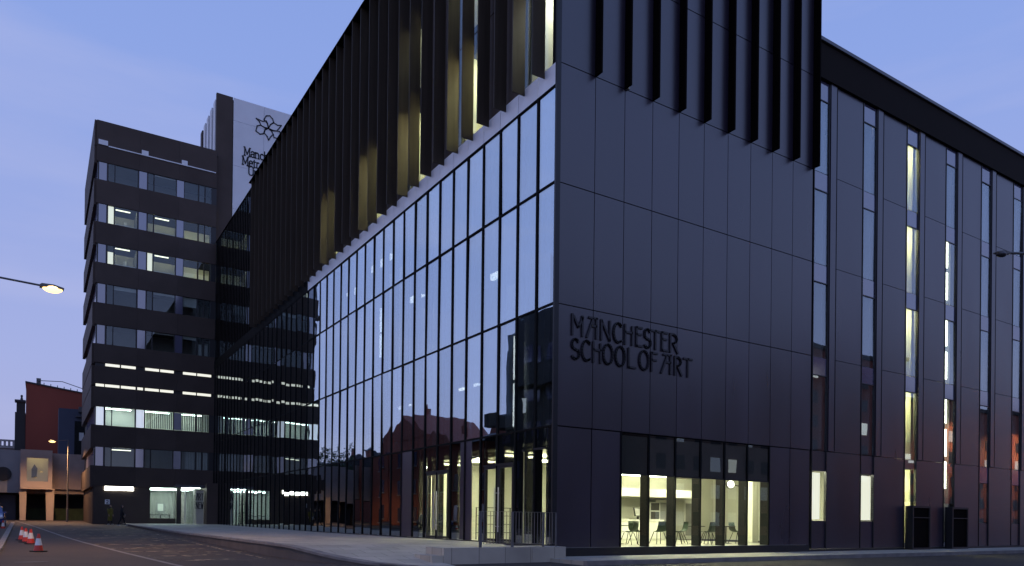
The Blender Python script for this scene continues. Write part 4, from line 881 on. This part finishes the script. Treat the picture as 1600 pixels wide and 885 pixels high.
# ------------------------------------------------------------------ traffic cones
def cone(x, y, label, first=[]):
    z = G(y)+.01; Mx = Matrix.Translation((x, y, z)) @ Matrix.Rotation(x*3, 4, 'Z') @ Matrix.Scale(.88, 4)
    if first: return copy_thing(first[0], Mx, label)
    C_ = thing('traffic_cone', (0, 0, 0), label, 'traffic cone', 'traffic cones along the footway')
    bm = bmesh.new(); bbox(bm, -.21, .21, -.21, .21, 0, .045); bmesh.ops.bevel(bm, geom=bm.edges[:], offset=.015, segments=1, affect='EDGES'); bm_obj('base', bm, 'rubber', C_)
    bm = bmesh.new(); lathe(bm, [(.155, .045), (.118, .24)], 18); bm_obj('lower_band', bm, 'cone_red', C_)
    bm = bmesh.new(); lathe(bm, [(.118, .24), (.070, .49)], 18); bm_obj('white_band', bm, 'cone_white', C_)
    bm = bmesh.new(); lathe(bm, [(.070, .49), (.040, .64), (.034, .655)], 18); bm_obj('tip', bm, 'cone_red', C_)
    C_.matrix_basis = Mx; first.append(C_); return C_
for x, y, l in ((-13.95, 8.66, 'nearest red and white traffic cone, standing alone in front'), (-14.2, 14.6, 'second traffic cone from the front, right of the cluster'), (-14.38, 16.3, 'third traffic cone, in the middle of the cluster'), (-14.55, 18.6, 'fourth traffic cone, left of the cluster'), (-15.78, 35.5, 'far traffic cone by the front of the blue car')):
    cone(x, y, l)

# ------------------------------------------------------------------ blue car
CR = thing('parked_car', (-16.75, 41.5, G(41)), 'blue hatchback parked at the far left edge, facing the viewer', 'car')
z0 = G(40)
prof = [(0, .32), (.02, .55), (.10, .74), (.9, .92), (1.05, .96), (1.75, 1.40), (2.6, 1.46), (3.5, 1.38), (4.0, 1.0), (4.1, .6), (4.08, .34)]
bm = bmesh.new(); n = len(prof); secs = []
for u in (-.86, -.80, -.62, 0, .62, .80, .86):
    k_ = 1-abs(u)/.86
    secs.append([bm.verts.new((-16.75+u*(1 if z < 1.0 else .84-.0*k_), 39.4+y+(.14*(1-min(1, k_*3)) if y < 1 else 0), z0+(z if abs(u) < .85 else z*.94+.02))) for y, z in prof])
for P_, Q_ in zip(secs, secs[1:]):
    for k in range(n-1): bm.faces.new((P_[k], P_[k+1], Q_[k+1], Q_[k]))
    bm.faces.new((P_[n-1], P_[0], Q_[0], Q_[n-1]))
bm.faces.new(secs[0]); bm.faces.new(secs[-1][::-1]); bm_obj('body', bm, 'car_blue', CR)
bm = bmesh.new(); prism(bm, [(-17.32, z0+1.0), (-16.18, z0+1.0), (-16.24, z0+1.36), (-17.26, z0+1.36)], 'y', 0, .02); 
for v in bm.verts: v.co.y += 40.42+(v.co.z-z0-.96)*1.6
bm_obj('windscreen', bm, 'glass_dark', CR)
for s in (-1, 1):
    bm = bmesh.new(); prism(bm, [(40.75, z0+1.0), (42.9, z0+1.0), (42.6, z0+1.34), (41.2, z0+1.34)], 'x', -16.75+s*.74, -16.75+s*.765); bm_obj('side_window', bm, 'glass_dark', CR)
    bm = bmesh.new(); bmesh.ops.create_uvsphere(bm, u_segments=12, v_segments=8, radius=1); bmesh.ops.transform(bm, matrix=Matrix.Translation((-16.75+s*.62, 39.58, z0+.68)) @ Matrix.Diagonal((.2, .12, .1, 1)), verts=bm.verts[:]); bm_obj('headlight', bm, 'cone_white', CR, smooth=True)
    bm = bmesh.new(); bbox(bm, -16.75+s*.88-.1, -16.75+s*.88+.1, 40.55, 40.68, z0+.98, z0+1.1); bm_obj('mirror', bm, 'car_blue', CR)
    for y in (40.2, 42.75):
        bm = bmesh.new(); lathe(bm, [(.2, -.1), (.31, -.09), (.33, 0), (.31, .09), (.2, .1)], 20); bmesh.ops.transform(bm, matrix=Matrix.Translation((-16.75+s*.78, y, z0+.33)) @ Matrix.Rotation(R(90), 4, 'Y'), verts=bm.verts[:]); wl = bm_obj('wheel', bm, 'rubber', CR)
        bm = bmesh.new(); lathe(bm, [(.2, 0), (.2, .012)], 16); bmesh.ops.transform(bm, matrix=Matrix.Translation((-16.75+s*.885, y, z0+.33)) @ Matrix.Rotation(R(90), 4, 'Y'), verts=bm.verts[:]); bm_obj('rim', bm, 'steel', wl)
box('number_plate', -17.0, -16.5, 39.36, 39.39, z0+.42, z0+.53, 'cone_white', CR); box('grille', -17.1, -16.4, 39.37, 39.41, z0+.58, z0+.66, 'rubber', CR); box('bumper', -17.5, -16.0, 39.34, 39.5, z0+.26, z0+.40, 'rubber', CR)

# ------------------------------------------------------------------ two pedestrians
def skin_mesh(name, pts, edges, rad, mn, parent, Mx, root=0, sub=1):
    me = bpy.data.meshes.new(name); me.from_pydata(pts, edges, []); o = bpy.data.objects.new(name, me)
    sk = o.modifiers.new('skin', 'SKIN'); sk.use_smooth_shade = True
    for v, r_ in zip(me.skin_vertices[0].data, rad):
        v.radius = r_ if isinstance(r_, tuple) else (r_, r_)
    me.skin_vertices[0].data[root].use_root = True
    sb = o.modifiers.new('sub', 'SUBSURF'); sb.levels = sub; sb.render_levels = sub
    me.materials.append(MATS[mn]); return link(o, parent, Mx)
def person(x, y, rz, h, label, stride, coat, long_coat, bag):
    P_ = thing('person', (x, y, G(y)), label, 'person', None, rz); Mx = W[P_] @ Matrix.Scale(h/1.75, 4); s = stride
    pts = [(0, 0, .95), (0, .01, 1.15), (0, .02, 1.38), (0, 0, 1.48), (0, -.01, 1.56),
           (.09, 0, .90), (.10, -s*.45, .50), (.10, -s, .09), (.10, -s-.15, .04), (-.09, 0, .90), (-.10, s*.25, .50), (-.10, s, .10), (-.10, s-.14, .04),
           (.19, .01, 1.40), (.24, s*.4, 1.13), (.22, s*.3-.10, .90), (-.19, .01, 1.40), (-.24, -s*.4, 1.13), (-.22, -s*.5-.08, .90)]
    ed = [(0, 1), (1, 2), (2, 3), (3, 4), (0, 5), (5, 6), (6, 7), (7, 8), (0, 9), (9, 10), (10, 11), (11, 12), (2, 13), (13, 14), (14, 15), (2, 16), (16, 17), (17, 18)]
    ra = [(.15, .11), (.13, .1), (.16, .1), .06, .06, .09, .065, .045, .045, .09, .065, .045, .045, .07, .05, .04, .07, .05, .04]
    body = skin_mesh('body', pts, ed, ra, 'cloth_black', P_, Mx)
    bm = bmesh.new(); bmesh.ops.create_uvsphere(bm, u_segments=14, v_segments=10, radius=1)
    for v in bm.verts:
        c = v.co; nose = .025 if (c.y < -.85 and abs(c.z) < .25 and abs(c.x) < .3) else 0
        v.co = Vector((c.x*.075*(1-.12*(c.z < -.3)), c.y*.095-nose, c.z*.118+1.655))
    bmesh.ops.transform(bm, matrix=Mx, verts=bm.verts[:]); bm_obj('head', bm, 'skin', P_, smooth=True)
    bm = bmesh.new(); bmesh.ops.create_uvsphere(bm, u_segments=14, v_segments=10, radius=1)
    bmesh.ops.delete(bm, geom=[v for v in bm.verts if v.co.y < -.35 and v.co.z < .45], context='VERTS')
    for v in bm.verts: v.co = Vector((v.co.x*.088, v.co.y*.105+.012, v.co.z*(.128 if v.co.z > 0 else (.26 if long_coat == 0 else .13))+1.665))
    bmesh.ops.transform(bm, matrix=Mx, verts=bm.verts[:]); bm_obj('hair', bm, 'hair', P_, smooth=True)
    lo_z = .35 if long_coat else .84; bm = bmesh.new(); rings = []
    for zz, rx, ry in ((lo_z, .21 if long_coat else .19, .16), (.95, .18, .14), (1.15, .165, .125), (1.38, .20, .12), (1.46, .11, .085)):
        rings.append([bm.verts.new((rx*math.cos(2*math.pi*k/14), ry*math.sin(2*math.pi*k/14)+.01, zz)) for k in range(14)])
    for a, b in zip(rings, rings[1:]):
        for k in range(14): bm.faces.new((a[k], a[(k+1) % 14], b[(k+1) % 14], b[k]))
    bmesh.ops.transform(bm, matrix=Mx, verts=bm.verts[:]); bm_obj('coat', bm, coat, P_, smooth=True)
    for (a, b, c) in ((pts[13], pts[14], pts[15]), (pts[16], pts[17], pts[18])):
        bm = bmesh.new(); tube(bm, [a, b, c], [.08, .06, .052], 8); bmesh.ops.transform(bm, matrix=Mx, verts=bm.verts[:]); bm_obj('sleeve', bm, coat, P_, smooth=True)
        hd = [Vector(c)+Vector((0, -.01, -.04)), Vector(c)+Vector((0, -.02, -.10))]
        bm = bmesh.new(); tube(bm, [c, hd[0], hd[1]], [.035, .042, .035], 8)
        for f_, (dx, ln) in enumerate(((-.03, .07), (-.01, .085), (.01, .08), (.03, .065))): tube(bm, [hd[1]+Vector((0, dx, 0)), hd[1]+Vector((0, dx-.012, -ln*.6)), hd[1]+Vector((0, dx-.03, -ln))], .009, 5)
        tube(bm, [hd[0]+Vector((0, -.035, 0)), hd[0]+Vector((0, -.065, -.04)), hd[0]+Vector((0, -.07, -.07))], .01, 5)
        bmesh.ops.transform(bm, matrix=Mx, verts=bm.verts[:]); bm_obj('hand', bm, 'skin', P_, smooth=True)
    for q in (7, 11):
        px_, py_, pz_ = pts[q]; bm = bmesh.new(); bmesh.ops.create_uvsphere(bm, u_segments=10, v_segments=8, radius=1)
        bmesh.ops.transform(bm, matrix=Mx @ Matrix.Translation((px_, py_-.06, .045)) @ Matrix.Diagonal((.05, .14, .045, 1)), verts=bm.verts[:]); bm_obj('shoe', bm, 'bag_white', P_, smooth=True)
    if bag:
        bg_ = thing('tote_bag', (x, y, G(y)+.9), 'white bag carried at the hip of the walking person', 'bag')
        bm = bmesh.new(); bbox(bm, .22, .34, -.2, .16, .72, 1.02); bmesh.ops.bevel(bm, geom=bm.edges[:], offset=.04, segments=2, affect='EDGES'); bmesh.ops.transform(bm, matrix=Mx, verts=bm.verts[:]); bm_obj('pouch', bm, 'bag_white', bg_, smooth=True)
        bm = bmesh.new(); tube(bm, [(.28, -.1, 1.0), (.2, .0, 1.44), (.28, .1, 1.0)], .012, 6); bmesh.ops.transform(bm, matrix=Mx, verts=bm.verts[:]); bm_obj('strap', bm, 'bag_white', bg_)
person(-8.75, 53.2, R(30), 1.72, 'person in a long olive coat walking before the tower', .13, 'coat_olive', 1, False)
person(-8.15, 49.6, R(75), 1.68, 'person in black striding with a white bag at the hip', .30, 'cloth_black', 0, True)
# white notice on the tower wall
NS = thing('wall_notice', (-8.84, 55.4, 2.4), 'small white notice with a black figure on the tower wall', 'sign')
box('plate', -9.02, -8.64, 55.40, 55.44, 2.24, 2.66, 'sign_white', NS)
bm = bmesh.new(); strokes(bm, [arc(.5, .7, .35, .28, 160, -50, 8)+[(.1, .05), (.9, .05)]], .05, 55.385, 55.399, -8.93, 2.31, .2, .28); bm_obj('figure', bm, 'sign_ink', NS)
# fence bars by the far corner of the tower
